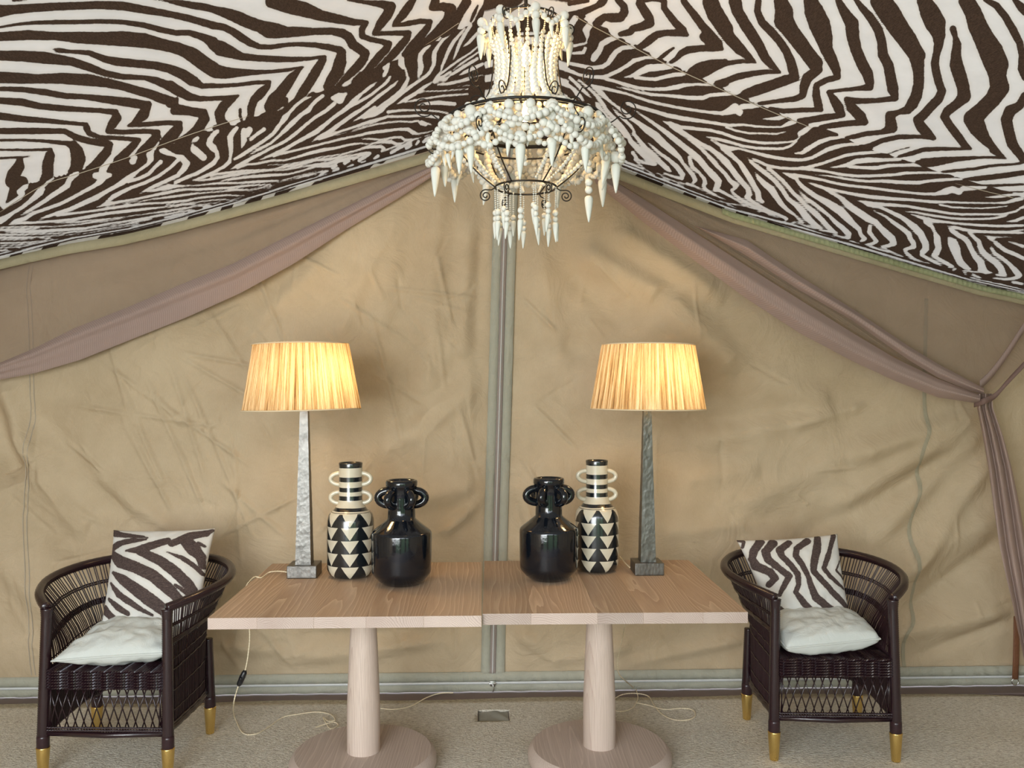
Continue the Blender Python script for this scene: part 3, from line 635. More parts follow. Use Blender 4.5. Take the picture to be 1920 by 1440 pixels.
(1060,20,8,"""
150,110,90 90,200,95;370,210,95 310,290,105 330,370,65 325,440,18 310,490,28 120,530,46;300,560,46 270,630,50 110,640,36;
780,400,55 650,440,85 550,500,85 510,600,85 440,690,105 420,730,80;
1030,540,65 850,560,65 760,620,75 700,700,85 640,790,65 560,840,65 400,860,55 200,820,55 60,790,46;
1360,700,46 1200,705,46 1030,750,65 920,830,55 800,900,55 650,970,55 560,1000,60 350,990,46 200,960,46 60,900,55;
600,1020,50 750,1060,46 900,1110,55 1100,1160,46 1300,1180,46 1500,1175,55 1700,1140,75 1800,1110,55 1920,1100,38;
1580,830,85 1400,850,105 1250,860,110 1100,930,85 1000,980,50 880,1000,8;1050,1000,55 1200,1020,46 1350,1030,55 1500,990,55 1650,960,65 1850,950,50;
760,1140,6 900,1170,24 1100,1220,38 1300,1260,46 1500,1270,38 1700,1290,55 1920,1310,50;
400,1120,30 560,1160,50 750,1205,46 900,1240,36 1050,1290,38 1300,1370,42 1600,1440,42;
380,1110,20 450,1150,75 560,1260,75 650,1350,46 720,1430,46;200,1040,28 300,1120,34 420,1230,42 560,1370,46 620,1440,46;
60,1000,46 150,1080,46 260,1190,55 370,1290,34 500,1420,38;20,1100,46 130,1180,55 230,1320,90 320,1420,110
"""),
(1120,180,8,"""
550,10,38 700,60,42 900,110,46 1100,150,46 1300,190,44 1500,220,42 1700,250,46 1920,250,44;800,0,18 1100,5,38 1400,30,55 1600,30,50 1700,10,20;
300,30,46 400,60,80 480,110,100 650,170,55 850,230,55 1050,290,65 1300,340,65 1600,380,55 1800,400,55 1920,430,65;
550,210,10 700,310,38 900,450,55 1050,560,75 1200,680,85 1350,800,85 1450,880,95 1560,980,105 1700,1110,105 1800,1230,105 1820,1310,85 1770,1400,85;
1380,920,50 1400,1000,65 1430,1070,55 1530,1150,46 1620,1250,46 1600,1340,55 1640,1420,55;
975,380,8 1100,420,70 1250,470,55 1400,480,55 1600,510,46 1800,550,46 1920,590,38;1100,440,60 1200,510,75 1300,560,65 1450,650,55 1600,760,55 1750,870,65 1850,960,55 1920,1020,55;
1220,560,8 1350,640,24 1500,740,46 1650,860,55 1750,970,55 1850,1070,55 1920,1130,55;
1620,610,8 1750,630,28 1920,690,36;1700,680,28 1800,770,75 1920,850,85;
100,0,46 200,80,46 300,160,46 400,240,55 500,330,55 620,410,65 750,510,105 880,600,115 1000,720,105 1120,820,95 1230,920,65 1280,1000,46 1350,1090,55 1430,1180,65 1470,1260,65 1440,1300,40;1340,1315,40 1450,1350,36 1600,1420,24;
220,175,8 290,250,38 400,350,46 500,450,46 560,540,28;540,560,50 640,680,55 720,790,85 830,880,85 950,1000,75 1050,1090,75 1110,1140,18;
760,700,18 850,780,36 950,870,46 1080,960,55 1200,1070,75 1280,1180,75 1270,1240,50 1150,1210,36 1000,1160,26;
0,30,55 80,120,55 150,230,55 250,330,55 380,470,55 450,560,46 500,680,75 580,760,85 680,860,95 780,950,105 860,1020,60 700,1000,42 600,950,36;
0,130,65 60,230,65 130,310,55 200,370,55 330,480,55 430,600,65;530,850,55 590,930,44 560,950,36 620,1010,26 720,1100,18 860,1180,14;
380,860,50 350,940,46 450,1000,34 560,1040,34 700,1110,14;570,1110,50 630,1120,26;760,1180,44 800,1180,40;980,1270,75 1060,1290,44;1200,1360,80 1280,1380,50;900,1160,18 1050,1240,18 1200,1290,18 1300,1320,24
"""),
(1280,140,8,"""
0,170,70 80,160,40 200,145,38 400,150,34 510,172,8;0,340,65 150,350,65 300,350,65 400,310,55 550,295,55 700,285,55 780,295,10;
0,505,28 200,535,38 400,565,42 600,580,65 720,540,120 780,500,140 850,560,105 860,590,60;900,480,85 1050,470,75 1150,470,36;
0,640,55 200,680,46 400,715,46 600,745,46 700,760,50 900,750,34 1100,775,34 1300,785,28 1480,785,28 1600,730,70 1700,700,55;
650,790,28 800,840,34 1000,880,28 1200,880,24 1400,890,28 1560,855,8;
0,775,46 200,800,46 400,830,46 600,880,46 800,950,46 1000,1000,38 1200,1025,42 1400,1025,36 1600,1010,28 1700,990,28 1750,930,18 1740,880,50 1830,830,85 1900,790,75;
1700,1000,36 1620,1070,36 1500,1110,36 1300,1110,40 1100,1100,40 900,1070,40 700,1010,44 500,960,46 340,930,8;
420,980,18 550,1050,46 700,1110,80 850,1110,28 1000,1150,36 1200,1200,46 1400,1240,46 1600,1270,46 1750,1280,55 1920,1260,46;
600,1100,75 720,1200,75 830,1300,46 900,1390,55 950,1440,55;
970,1240,8 1010,1300,38 1100,1400,46 1150,1440,46;1050,1260,36 1200,1330,46 1350,1380,28 1500,1400,36 1750,1390,36 1920,1370,28;1200,1350,46 1300,1420,36;
1200,665,8 1350,660,46 1450,650,65 1550,615,46 1700,615,46;1670,1185,10 1800,1160,55 1900,1090,80;
0,850,55 100,920,46 250,1000,55 400,1100,65 550,1210,75 700,1320,85 790,1430,65;0,920,18 150,1030,36 300,1150,55 450,1270,55 600,1400,55;
0,1050,85 100,1130,85 200,1220,85 300,1330,85 400,1430,75;80,1230,46 120,1310,65 180,1420,46;0,1320,18 60,1400,46
"""),
(1300,280,8,"""
20,80,85 100,200,95 200,300,105 310,400,105 380,480,95 360,550,95 330,600,70 400,620,46 550,700,38 700,790,28 850,870,18 1000,940,10;
0,310,46 80,370,55 150,440,75 180,510,65 130,540,46 180,600,46 300,670,34 400,720,22 490,750,8;0,400,55 20,480,55;
80,0,46 180,90,55 300,190,65 400,290,55 480,370,55 550,470,65 640,540,85 620,590,46 570,610,36 600,660,38 700,740,42 850,830,42 1000,900,38 1150,970,34 1250,1010,18 1300,1020,8;
230,0,55 350,90,75 480,190,95 570,290,85 650,400,85 740,500,75 820,590,75 840,680,85 800,710,70 880,780,46 1000,850,42 1150,930,42 1300,990,42 1400,1040,46 1380,1070,24;
450,0,85 600,100,75 700,200,75 780,330,85 850,440,85 920,560,75 970,650,85 980,740,85 1040,790,50;
810,120,8 870,190,55 980,280,65 1100,370,65 1230,480,65 1330,600,65 1420,740,65 1520,820,65 1640,930,85 1740,1050,95 1850,1120,85 1920,1150,55;
940,160,28 1050,210,38;1120,280,50 1230,370,50 1340,470,55 1430,570,55 1520,680,55 1640,790,55 1760,880,46 1850,980,65 1920,1050,55;
925,345,8 980,430,65 1070,520,85 1170,600,105 1250,720,85 1320,820,75 1400,900,55 1530,990,38 1640,1080,46 1650,1110,28 1500,1090,26;
1330,345,8 1450,390,65 1550,440,55 1640,560,55 1750,640,55 1850,700,46 1920,740,38;1500,380,46 1700,400,36 1920,440,36;
1570,605,8 1650,700,38 1750,790,46 1850,860,46 1920,900,38;1715,490,8 1850,530,38 1920,560,46;
600,10,46 800,50,46 1000,100,46 1200,130,46 1400,150,42 1550,160,46 1700,150,46 1800,120,46 1920,60,46;
900,150,28 1100,240,42 1300,280,42 1500,290,42 1700,290,46 1920,330,38;1600,270,28 1750,240,22 1920,210,28;1510,60,10 1600,50,55 1700,0,75;
0,570,28 100,620,13 200,660,18 320,690,18 450,740,10;30,650,50 130,690,50 250,750,50;400,780,26 500,810,18 650,830,18 800,860,12 1000,930,9;560,850,26;780,930,36 900,960,18 1050,1000,18 1200,1040,18;
1080,1020,18 1300,1090,26 1500,1120,18;1520,1140,18 1600,1190,26 1700,1220,18 1850,1300,18;1640,1130,18 1750,1150,18 1850,1200,9
"""),
(1480,220,8,"""
50,90,80;330,130,55 250,190,75 170,250,75 150,300,18 110,350,36 50,390,55 0,430,28;
760,300,38 600,320,55 450,370,65 350,430,65 250,490,75 200,540,44 80,540,18;
1040,400,46 850,410,46 700,440,65 560,490,65 450,550,55 330,610,46 200,640,46 0,640,50;
1370,520,36 1200,530,46 1000,545,46 850,570,46 700,620,42 500,690,42 350,730,46 250,755,46 0,775,46;200,770,46 400,790,42 600,820,36 800,860,42 1000,880,42 1200,880,42 1400,870,42 1600,860,42 1750,830,46 1920,825,28;
1660,630,46 1400,640,55 1200,640,80 1000,660,75 850,720,55 700,745,28 605,750,6;900,740,46 1100,755,46 1300,760,55 1450,730,55 1600,720,46 1850,710,46;
385,860,6 600,880,22 800,915,32 1000,945,38 1200,960,38 1400,955,46 1600,970,55 1920,985,46;
0,870,70 120,880,55 300,900,46 500,940,40 700,990,40 900,1025,40 1200,1055,40 1500,1095,40 1920,1145,40;
30,910,75 120,980,65 220,1060,65 330,1140,75 420,1200,75 560,1270,95 700,1350,105 850,1430,95;
270,970,8 400,1020,46 560,1070,46 750,1110,40 950,1150,46 1200,1190,55 1500,1220,55 1920,1245,40;500,1050,46 650,1140,46 800,1220,55 900,1290,65 1050,1360,65 1150,1430,65;
1020,1245,8 1150,1280,55 1300,1300,55 1600,1320,46 1920,1350,38;1150,1300,60;
130,1080,6 200,1160,38 280,1240,55 400,1320,55 500,1420,75;0,1010,28 40,1100,46 150,1200,46 280,1300,46 400,1410,55;0,1200,55 100,1280,75 200,1370,85 240,1440,85
"""),
(1480,360,8,"""
0,100,85 80,180,105 180,280,105 260,380,105 360,470,80 500,550,18 420,540,36 300,520,26 150,480,18;
0,300,46 100,390,46 170,440,44 210,465,26;60,450,36 50,490,44 150,490,18 300,510,18;
50,20,55 150,120,55 250,210,55 380,310,85 470,400,75 560,500,75 640,580,70 730,625,18 600,590,34 450,570,18;
180,10,28 260,90,55 380,180,55 480,260,55 600,360,46 700,460,65 800,540,75 890,630,85 900,690,44 800,680,28 650,640,20;
320,10,75 450,90,85 600,180,105 760,280,125 870,390,115 960,480,85 1050,560,65 1070,640,55 1130,700,65 1070,740,30;920,740,36 1050,790,26 1200,840,18;
600,10,46 750,110,75 900,220,85 1050,310,105 1180,400,105 1290,450,85 1370,540,85 1450,620,105 1540,700,105 1570,770,85 1480,810,50 1380,815,26 1480,880,36 1620,940,26 1700,970,18;
1210,510,55 1200,600,65 1260,680,55 1310,740,55 1250,775,44 1150,785,18 1250,830,36 1400,880,26 1490,910,14;
780,0,36 1000,40,46 1200,80,46 1500,100,40 1920,120,40;1025,130,8 1150,160,55 1300,180,55 1550,195,46 1920,220,36;
1180,190,60 1260,220,40 1350,220,46 1500,290,50 1650,360,65 1780,430,75 1880,540,75 1920,620,55;
1270,280,20 1450,370,34 1550,450,55 1680,540,65 1780,620,55 1820,700,65 1870,780,75 1820,830,44 1730,860,44 1750,910,46 1850,970,55 1920,1000,28;
1735,290,8 1920,310,28;1850,340,18 1920,390,46;
90,530,18 250,580,14;400,630,36 500,670,18;620,720,26 700,740,14;850,790,26;1000,820,20;1130,870,26;1450,960,20 1560,980,14;1680,1020,18;
200,530,12 400,600,14 600,660,14 800,720,14 1000,790,10 1300,870,10 1600,970,12 1900,1050,14
"""),
(1680,280,8,"""
0,150,55 100,160,38 180,175,14;0,250,55 150,240,46 280,235,46 380,258,10;0,385,55 100,370,55 200,355,36 400,350,34 650,350,34 760,370,8;
0,490,55 200,500,55 350,500,55 480,475,42 700,460,46 900,445,36 1000,455,14;
0,635,36 200,650,36 400,670,36 600,670,46 750,630,100 850,600,100 950,640,90;1000,590,75 1200,580,55 1350,570,36;
0,740,46 200,755,40 400,775,40 600,790,46 800,790,32 1000,800,28 1300,805,22 1500,805,22 1650,800,36 1800,755,60 1900,740,46;
650,830,28 850,870,28 1100,880,18 1300,885,20 1500,870,20 1680,850,8;
0,845,40 200,860,40 400,895,40 600,925,40 800,960,36 1000,975,34 1300,975,32 1600,975,32 1800,930,32 1870,880,28 1920,860,50;1650,990,36 1500,1030,34 1300,1045,28 1000,1045,34 800,1030,34 500,985,34 300,945,28 130,932,8;
210,970,10 400,1030,50 520,1070,70 700,1085,36 900,1110,32 1200,1135,36 1500,1150,36 1700,1150,40 1920,1140,36;
450,1080,85 540,1160,55 580,1240,46 620,1340,100 620,1440,100;0,1000,55 150,1080,85 280,1170,105 370,1270,105 410,1360,105 440,1440,105;
0,1120,55 100,1190,85 190,1270,85 220,1360,75 270,1430,75;770,1140,8 830,1210,65 930,1290,75 1050,1350,75 1140,1430,65;
850,1160,36 1000,1200,46 1200,1230,46 1400,1240,40 1700,1245,46 1920,1255,26;1720,1230,26 1920,1205,18;1100,1250,50 1180,1330,55 1260,1400,65 1300,1440,46;
1300,1290,8 1420,1330,60 1540,1320,50 1700,1320,36 1920,1350,32;1520,1390,55 1620,1440,55;780,1310,20 840,1390,120 870,1440,140;
1335,720,8 1500,715,36 1600,700,46 1750,680,32 1900,685,26;1650,1085,8 1800,1070,46 1920,1020,46;1670,1385,8 1920,1400,36
"""),
(1680,400,8,"""
340,240,105 390,340,105 440,440,105 450,530,95 400,580,85 380,620,50 480,680,46 600,740,46 680,780,22;
150,280,85 210,370,75 260,440,75 270,500,70 180,530,46 120,550,46 180,620,55 280,690,38 400,730,18;
590,200,55 610,300,100 620,420,105 640,520,90 600,600,100 560,630,60 650,690,50 760,750,55 850,800,44 780,810,18;
800,380,60 850,440,150 890,540,150 920,640,115 960,730,105 1040,800,80 1110,840,36;
900,280,65 1010,360,65 1090,460,75 1140,560,75 1190,650,85 1270,730,105 1290,820,120 1350,880,70 1430,890,18 1240,860,36;
1150,330,55 1240,420,65 1260,500,75 1300,580,85 1400,670,85 1500,740,95 1570,820,95 1600,900,100 1640,930,50 1500,920,26;
1430,520,46 1480,600,55 1600,680,55 1700,760,55 1790,860,85 1850,930,85 1800,970,50 1650,990,36 1450,970,18;
1400,370,55 1520,470,55 1650,560,65 1800,620,55 1920,680,55;1670,425,8 1800,460,36 1920,500,46;0,430,36;
0,600,18 150,660,10 350,720,12 500,750,9;30,700,26 150,720,14;330,780,18 500,820,32 600,840,14;700,880,44 760,890,14;900,940,34;860,850,34 900,830,26;1020,880,34 1050,920,26;
1000,860,20 1200,880,18 1440,890,18;1150,920,36 1280,970,20;1100,980,50 1220,990,36;1340,1040,50 1440,1040,26;1570,1080,50 1650,1090,26;1730,1120,36;1830,1140,44;1750,1030,44 1900,1060,36
"""),
]
def stroke_field(tiles, x0, x1, y0, y1, res=1.0, sign=1.0, base=None):
    """signed distance field of brush strokes; sign=-1 carves light strokes out of a dark base"""
    W = int((x1-x0)/res)+1; H = int((y1-y0)/res)+1
    Fd = np.full((H, W), -30.0, dtype=np.float32)
    for ox, oy, s, txt in tiles:
        for st in txt.replace('\n', ' ').split(';'):
            pts = [tuple(float(v) for v in q.split(',')) for q in st.split()]
            if not pts: continue
            pts = [(ox+a/s, oy+b/s, c/s) for a, b, c in pts]
            if len(pts) == 1: pts = pts*2
            for (ax, ay, aw), (bx, by, bw) in zip(pts[:-1], pts[1:]):
                pad = max(aw, bw)/2+14
                i0 = max(0, int((min(ax, bx)-pad-x0)/res)); i1 = min(W, int((max(ax, bx)+pad-x0)/res)+2)
                j0 = max(0, int((min(ay, by)-pad-y0)/res)); j1 = min(H, int((max(ay, by)+pad-y0)/res)+2)
                if i1 <= i0 or j1 <= j0: continue
                X = x0+np.arange(i0, i1)*res; Y = y0+np.arange(j0, j1)*res
                X, Y = np.meshgrid(X, Y); dx, dy = bx-ax, by-ay; L = dx*dx+dy*dy+1e-9
                t = np.clip(((X-ax)*dx+(Y-ay)*dy)/L, 0, 1)
                d = np.hypot(X-ax-t*dx, Y-ay-t*dy)
                f = (aw+(bw-aw)*t)/2-d
                Fd[j0:j1, i0:i1] = np.maximum(Fd[j0:j1, i0:i1], f)
    return Fd
WCLIP = [lambda x, y: x < 200, lambda x, y: (x >= 200) & (x < 360), lambda x, y: (x >= 360) & (x < 520), lambda x, y: (x >= 520) & (x < 680) & ((y >= 182) | (x < 640)),
 lambda x, y: ((x >= 680) | ((x >= 640) & (y < 182))) & (x < 1000) & (y >= 150), lambda x, y: (x >= 640) & (x < 1000) & (y < 150),
 lambda x, y: (y < 190) & (x >= 1000) & (x < 1290), lambda x, y: (y >= 190) & (x >= 1000) & (x < 1320), lambda x, y: (x >= np.where(y < 190, 1290, 1320)) & (x < 1500) & (y < 300),
 lambda x, y: (y >= 300) & (x >= 1320) & (x < 1500), lambda x, y: (x >= 1500) & (x < 1700) & (y < 380), lambda x, y: (x >= 1500) & (x < 1700) & (y >= 380),
 lambda x, y: (x >= 1700) & (y < 450), lambda x, y: (x >= 1700) & (y >= 450)]
def soften(m, k=11):
    for ax in (0, 1):
        p = np.pad(m, [(k+1, k) if a == ax else (0, 0) for a in (0, 1)], mode='edge'); c = np.cumsum(p, ax)
        n = m.shape[ax]; m = (np.take(c, np.arange(2*k+1, 2*k+1+n), ax)-np.take(c, np.arange(0, n), ax))/(2*k+1)
    return m
def ceiling_field(x0, x1, y0, y1):
    dark = stroke_field(TILES, x0, x1, y0, y1); 
    gx_, gy_ = np.meshgrid(np.arange(x0, x0+dark.shape[1]), np.arange(y0, y0+dark.shape[0]))
    light = np.zeros(dark.shape); ws = np.zeros(dark.shape)+1e-6
    for tl, cf in zip(WHITE, WCLIP):
        wt = soften(cf(gx_, gy_).astype(float)); light += wt*np.clip(-stroke_field([tl], x0, x1, y0, y1), -5, 5); ws += wt
    light /= ws
    sy = np.where(gx_ < 1000, np.interp(gx_, *zip(*SEAM_L)), np.interp(gx_, *zip(*SEAM_R)))
    return np.where(gy_ > sy, light, dark)
def sample(Fd, x0, y0, res, X, Y):
    H, W = Fd.shape
    gx = np.clip((X-x0)/res, 0, W-1.001); gy = np.clip((Y-y0)/res, 0, H-1.001)
    i = gx.astype(int); j = gy.astype(int); fx = gx-i; fy = gy-j
    return (Fd[j, i]*(1-fx)*(1-fy)+Fd[j, i+1]*fx*(1-fy)+Fd[j+1, i]*(1-fx)*fy+Fd[j+1, i+1]*fx*fy)
def set_attr(o, name, vals):
    a = o.data.attributes.new(name, 'FLOAT', 'POINT'); a.data.foreach_set('value', np.asarray(vals, dtype=np.float32).ravel())

# ------------------------------------------------------------ tent shell
WY = 4.42
EDGE_PX = [(-160,528),(0,484),(75,466),(150,449),(250,432),(350,408),(500,367),(650,324),(800,279),(880,254),(960,232),(1040,266),(1135,303),(1260,352),(1360,391),(1510,437),(1660,482),(1810,527),(1920,551),(2060,590)]
_e = [P(x, y, WY) for x, y in EDGE_PX]
EX = np.array([p.x for p in _e]); EZ = np.array([p.z for p in _e])
def edge_z(X): return np.interp(X, EX, EZ)
XL, XR = -2.72, 3.06
# ceiling
ncol = 1000; xs = np.linspace(XL-.06, XR+.06, ncol)
iy = np.linspace(1/WY, 1/1.45, 370); ys = np.concatenate([1/iy, np.linspace(1.40, -1.4, 24)])
XX, YY = np.meshgrid(xs, ys)
ZZ = edge_z(XX).copy()
ZZ += .012*np.sin(XX*3.1+YY*2.0)*np.clip((WY-YY), 0, 1)          # slight sag of the cloth
PXX = CX+F*(XX*math.cos(YAW)-YY*math.sin(YAW))/np.maximum(XX*math.sin(YAW)+YY*math.cos(YAW), .05)
PYY = CY-F*(ZZ-CH)/np.maximum(XX*math.sin(YAW)+YY*math.cos(YAW), .05)
FD = ceiling_field(-20, 1940, -20, 620)
st = sample(FD, -20, -20, 1.0, PXX, PYY)
gen = 9*np.sin(11*(XX*.5+YY)+2.5*np.abs(XX)+1.7*np.sin(2.3*XX+1.1*YY)+np.sin(5*XX))
st = np.where((PXX > 908) & (PXX < 1066) & (PYY < 330), 3*np.sin(26*XX*np.sign(XX-.1)+30*YY+2*np.sin(9*XX)+1.5*np.sin(7*YY)), st)
dedge = np.interp(PXX, [e[0] for e in EDGE_PX], [e[1] for e in EDGE_PX])-PYY
st = np.where((dedge < 9) & (YY > 3.6), 2.2*np.sin(dedge*1.45+.02*PXX+1.5*np.sin(PXX*.013)), st)
outm = (PYY < -3) | (PXX < -6) | (PXX > 1926) | (YY < 1.4)
st = np.where(outm, gen, st)
ceil = fastmesh('ceiling', np.stack([XX, YY, ZZ], -1).reshape(-1, 3), gridfaces(len(ys), ncol), M['zebra'])
set_attr(ceil, 'stripe', st.ravel()); tag(ceil, kind='structure')
# narrow hem of the lining hanging at the wall line
hx = np.linspace(XL, XR, 700)
hv = []; hs = []
for k, (dz, dy) in enumerate(((0.004, -.004), (-.008, -.010), (-.017, -.008))):
    for i, x in enumerate(hx):
        hv.append((x, WY+dy-.004, float(edge_z(x))+dz)); hs.append(14*(math.sin(x*27+4*math.sin(x*5.1)+k*.35)+.35*math.sin(x*71)))
hem = fastmesh('trim_1', hv, gridfaces(3, 700), M['zebra']); set_attr(hem, 'stripe', hs); tag(hem, kind='structure')
# stitched seams across the lining
def seam_line(name, pts_px, zoff=.006):
    out = []
    for px, py in pts_px:
        r = ray(px, py); lo, hi = .8, 5.0
        k = 4.0
        for _ in range(40):
            k = (lo+hi)/2; X = r[0]*k; Z = CH+r[2]*k
            if Z < float(edge_z(X)): lo = k
            else: hi = k
        out.append((r[0]*k, r[1]*k, CH+r[2]*k-zoff))
    m = MB(); c = interp_curve(out, 6); m.tube(c, .0016, 5)
    o = m.build(name, M['seam']); tag(o, kind='structure')
M['seam'] = m_simple('thread_seam', (.42,.36,.28), .8)
seam_line('trim_2', [(0,395),(80,345),(150,322),(235,294),(360,248),(520,196),(640,150),(780,90),(860,40)])
seam_line('trim_3', [(1080,28),(1115,48),(1183,83),(1250,118),(1320,150),(1395,184),(1480,220),(1590,262),(1700,304),(1790,340),(1900,368)])

# back wall canvas
nx, nz = 720, 420
wx = np.linspace(XL, XR, nx); tt = np.linspace(0, 1, nz)
GX = np.repeat(wx[None, :], nz, 0); top = edge_z(wx)+.01
GZ = .015+(top[None, :]-.015)*tt[:, None]
D = np.zeros_like(GX)
def wall_xz(px, py): p = P(px, py, WY); return p.x, p.z
def crease(x1, y1, x2, y2, amp, wpx, world=False, skew=0.0):
    global D
    if world: a, b, c, d = x1, y1, x2, y2; wd = wpx
    else:
        a, b = wall_xz(x1, y1); c, d = wall_xz(x2, y2); wd = wpx/362.0
    dx, dz = c-a, d-b; L = dx*dx+dz*dz; pad = wd*3
    i0 = max(0, np.searchsorted(wx, min(a, c)-pad)); i1 = min(nx, np.searchsorted(wx, max(a, c)+pad))
    if i1 <= i0: return
    X = GX[:, i0:i1]; Z = GZ[:, i0:i1]
    t = np.clip(((X-a)*dx+(Z-b)*dz)/L, -.1, 1.1); qx = X-a-t*dx; qz = Z-b-t*dz
    s = (qx*dz-qz*dx)/math.sqrt(L); dd = np.hypot(qx, qz)
    taper = np.clip(np.minimum(t+.05, 1.05-t)*6, 0, 1)
    prof = np.exp(-np.where(s > 0, dd/wd, dd/(wd*(1+skew))))*1.0 if skew else np.exp(-(dd/wd)**2)
    D[:, i0:i1] += amp*(1.35 if wpx > .6 else 1)*prof*taper
# big soft folds (photo pixels): x1,y1,x2,y2, amplitude, width
for c in [(1090,470,1240,560,.035,26),(1240,560,1380,690,.040,30),(1060,500,1200,640,-.02,26),(1000,430,1060,700,.018,22),(1030,640,1330,700,-.02,30),
          (1150,430,1350,560,.03,22),(1380,690,1560,760,.018,24),(1830,770,1600,860,.030,20),(1820,790,1560,960,.034,24),(1800,850,1500,1010,-.03,26),
          (1840,800,1640,1010,.026,20),(1850,860,1690,1090,.034,22),(1870,960,1560,1140,.034,30),(1880,1010,1700,1150,-.03,20),(1890,1140,1560,1215,.03,22),(1890,1160,1700,1240,-.018,12),
          (1560,780,1300,830,.016,20),(1700,800,1380,950,.02,24),(1500,760,1250,800,-.014,20),(1620,760,1480,800,.014,12),
          (830,340,810,560,.02,20),(810,560,800,860,.018,26),(880,380,870,700,.016,16),(780,380,740,640,-.014,20),(720,420,640,640,.014,16),(905,440,890,640,-.014,16),
          (620,480,470,620,.014,16),(700,860,900,720,.02,20),(760,800,900,640,-.014,18),(700,960,910,900,.02,22),(830,1000,910,930,.02,12),
          (20,800,180,1010,.03,22),(60,760,240,960,-.018,22),(100,1010,300,1090,.022,24),(0,1050,160,1210,.025,22),(180,880,340,1000,.02,16),
          (430,1210,620,1230,.02,14),(480,1250,820,1200,.018,14),(560,1190,800,1180,-.016,14),(970,1180,1050,1240,.018,14),(1030,1240,1180,1215,.018,12),(1160,1250,1390,1200,.02,12),
          (-40,730,30,900,-.06,30),(10,720,60,860,.03,18),(960,900,1010,1020,.016,14),(1280,900,1420,880,.014,18),(1240,1000,1400,980,.012,16)]:
    crease(*c)
# sharp ironed creases
for c in [(215,690,470,870,.012,4),(300,640,500,760,.010,4),(480,620,620,780,.010,4),(240,780,330,960,.012,4),(330,690,390,900,.010,4),(210,640,260,800,.008,4),
          (230,700,320,920,.010,4),(300,740,350,800,.012,4),(330,660,560,700,.010,4),(400,590,470,700,.010,4),(350,700,480,1000,.009,4),(280,700,390,960,.010,4),(150,760,420,800,.008,4),
          (470,480,560,700,.010,4),(560,480,640,520,.008,3),(660,430,720,560,.008,4),(720,540,890,560,.008,4),(700,600,760,840,.010,4),(640,560,760,640,.008,4),(820,480,850,620,.009,4),
          (700,700,800,760,.008,4),(420,900,540,1000,.01,5),(420,1000,560,930,.01,5),(440,820,460,1050,.008,4),(600,1000,700,860,.01,4),(130,830,230,900,.010,4),(80,900,200,980,.01,5),
          (860,760,900,900,.008,4),(980,560,1040,620,.01,4),(1000,760,1080,840,.008,4),(980,860,1030,940,.008,4),(1120,500,1180,560,.008,5),(420,1190,470,1290,.012,5),(500,1180,560,1260,.01,5)]:
    crease(*c)
for k in range(230):
    cx_ = random.uniform(XL, .05) if k < 190 else random.uniform(.2, XR-.1); cz_ = random.uniform(.1, 2.2)
    a = random.choice([random.gauss(-.95, .35), random.gauss(-.95, .35), random.gauss(.6, .5), random.gauss(1.4, .2)]); L = random.uniform(.08, .34)
    crease(cx_, cz_, cx_+L*math.cos(a), cz_+L*math.sin(a), random.choice((-1, 1, 1))*random.uniform(.003, .0075), random.uniform(.007, .016), True)
# crumple: long straight folded planes, mostly on the left half
mk = .5+.5*np.sin(GX*2.1+GZ*1.3+.5)*np.cos(GX*1.2-GZ*2.4)
for k in range(15):
    th = random.choice([random.gauss(-.6, .3), random.gauss(.9, .4), random.gauss(1.45, .2)]); fq_ = random.uniform(.9, 2.4); ph = random.uniform(0, 1)
    wv_ = (GX*math.sin(th)-GZ*math.cos(th))*fq_+ph+.10*np.sin(GX*random.uniform(2, 5)+GZ*random.uniform(1, 4)+k)
    tri_ = np.abs((wv_ % 1)-.5)*2; side = np.clip(.30+(.6-GX)*.45, .16, 1)
    loc_ = np.clip(.5+.9*np.sin(GX*random.uniform(1.5, 4)+k)*np.sin(GZ*random.uniform(1.5, 4)+2*k), 0, 1)
    D += random.uniform(.008, .015)/fq_*tri_*side*loc_
# low-frequency undulation
D += .012*np.sin(GX*4.3+1.7*GZ)+.008*np.sin(GX*7.9-GZ*3.3+1)+.006*np.sin(GZ*6.1+GX*2.2)
# wall is held flat by the zip, the sill band and the lining
zipx = np.interp(GZ, [0, .3, 2.9], [P(922,1290,WY).x, P(924,1200,WY).x, P(955,300,WY).x])
hold = np.clip((np.abs(GX-zipx)-.035)/.12, 0, 1)*np.clip((GZ-.06)/.20, 0, 1)*np.clip((top[None,:]-GZ-.0)/.20, 0, 1)
D *= hold
wall = fastmesh('wall_back', np.stack([GX, WY-np.clip(D, -.06, .075), GZ], -1).reshape(-1, 3), gridfaces(nz, nx), M['canvas'])
tag(wall, kind='structure')
def wall_y(X, Z):
    i = int(np.clip(np.searchsorted(wx, X), 0, nx-1)); t = (Z-.015)/(top[i]-.015); j = int(np.clip(t*(nz-1), 0, nz-1))
    return WY-float(np.clip(D[j, i], -.06, .075))
# side walls (gentle folds), floor, ground
def side_wall(name, X, sgn):
    n = 160; V = []
    y_ = np.linspace(-1.4, WY, n); z_ = np.linspace(0, float(edge_z(X))+.02, 40)
    for z in z_:
        for y in y_:
            V.append((X+sgn*.02*math.sin(y*9+z*1.5)*(1 if y < WY-.1 else .2), y, z))
    o = fastmesh(name, V, gridfaces(40, n), M['canvas']); tag(o, kind='structure')
side_wall('wall_left', XL-.01, 1); side_wall('wall_right', XR+.01, 1)
m = MB(); m.box((XL-.05, -1.4, -.06), (XR+.05, WY+.02, -.012)); fl = m.build('floor', M['groundsheet'], smooth=False); tag(fl, kind='structure')
m = MB(); m.box((-40, -40, -.12), (40, 40, -.07)); gr = m.build('ground', M['grass'], smooth=False); tag(gr, kind='structure')
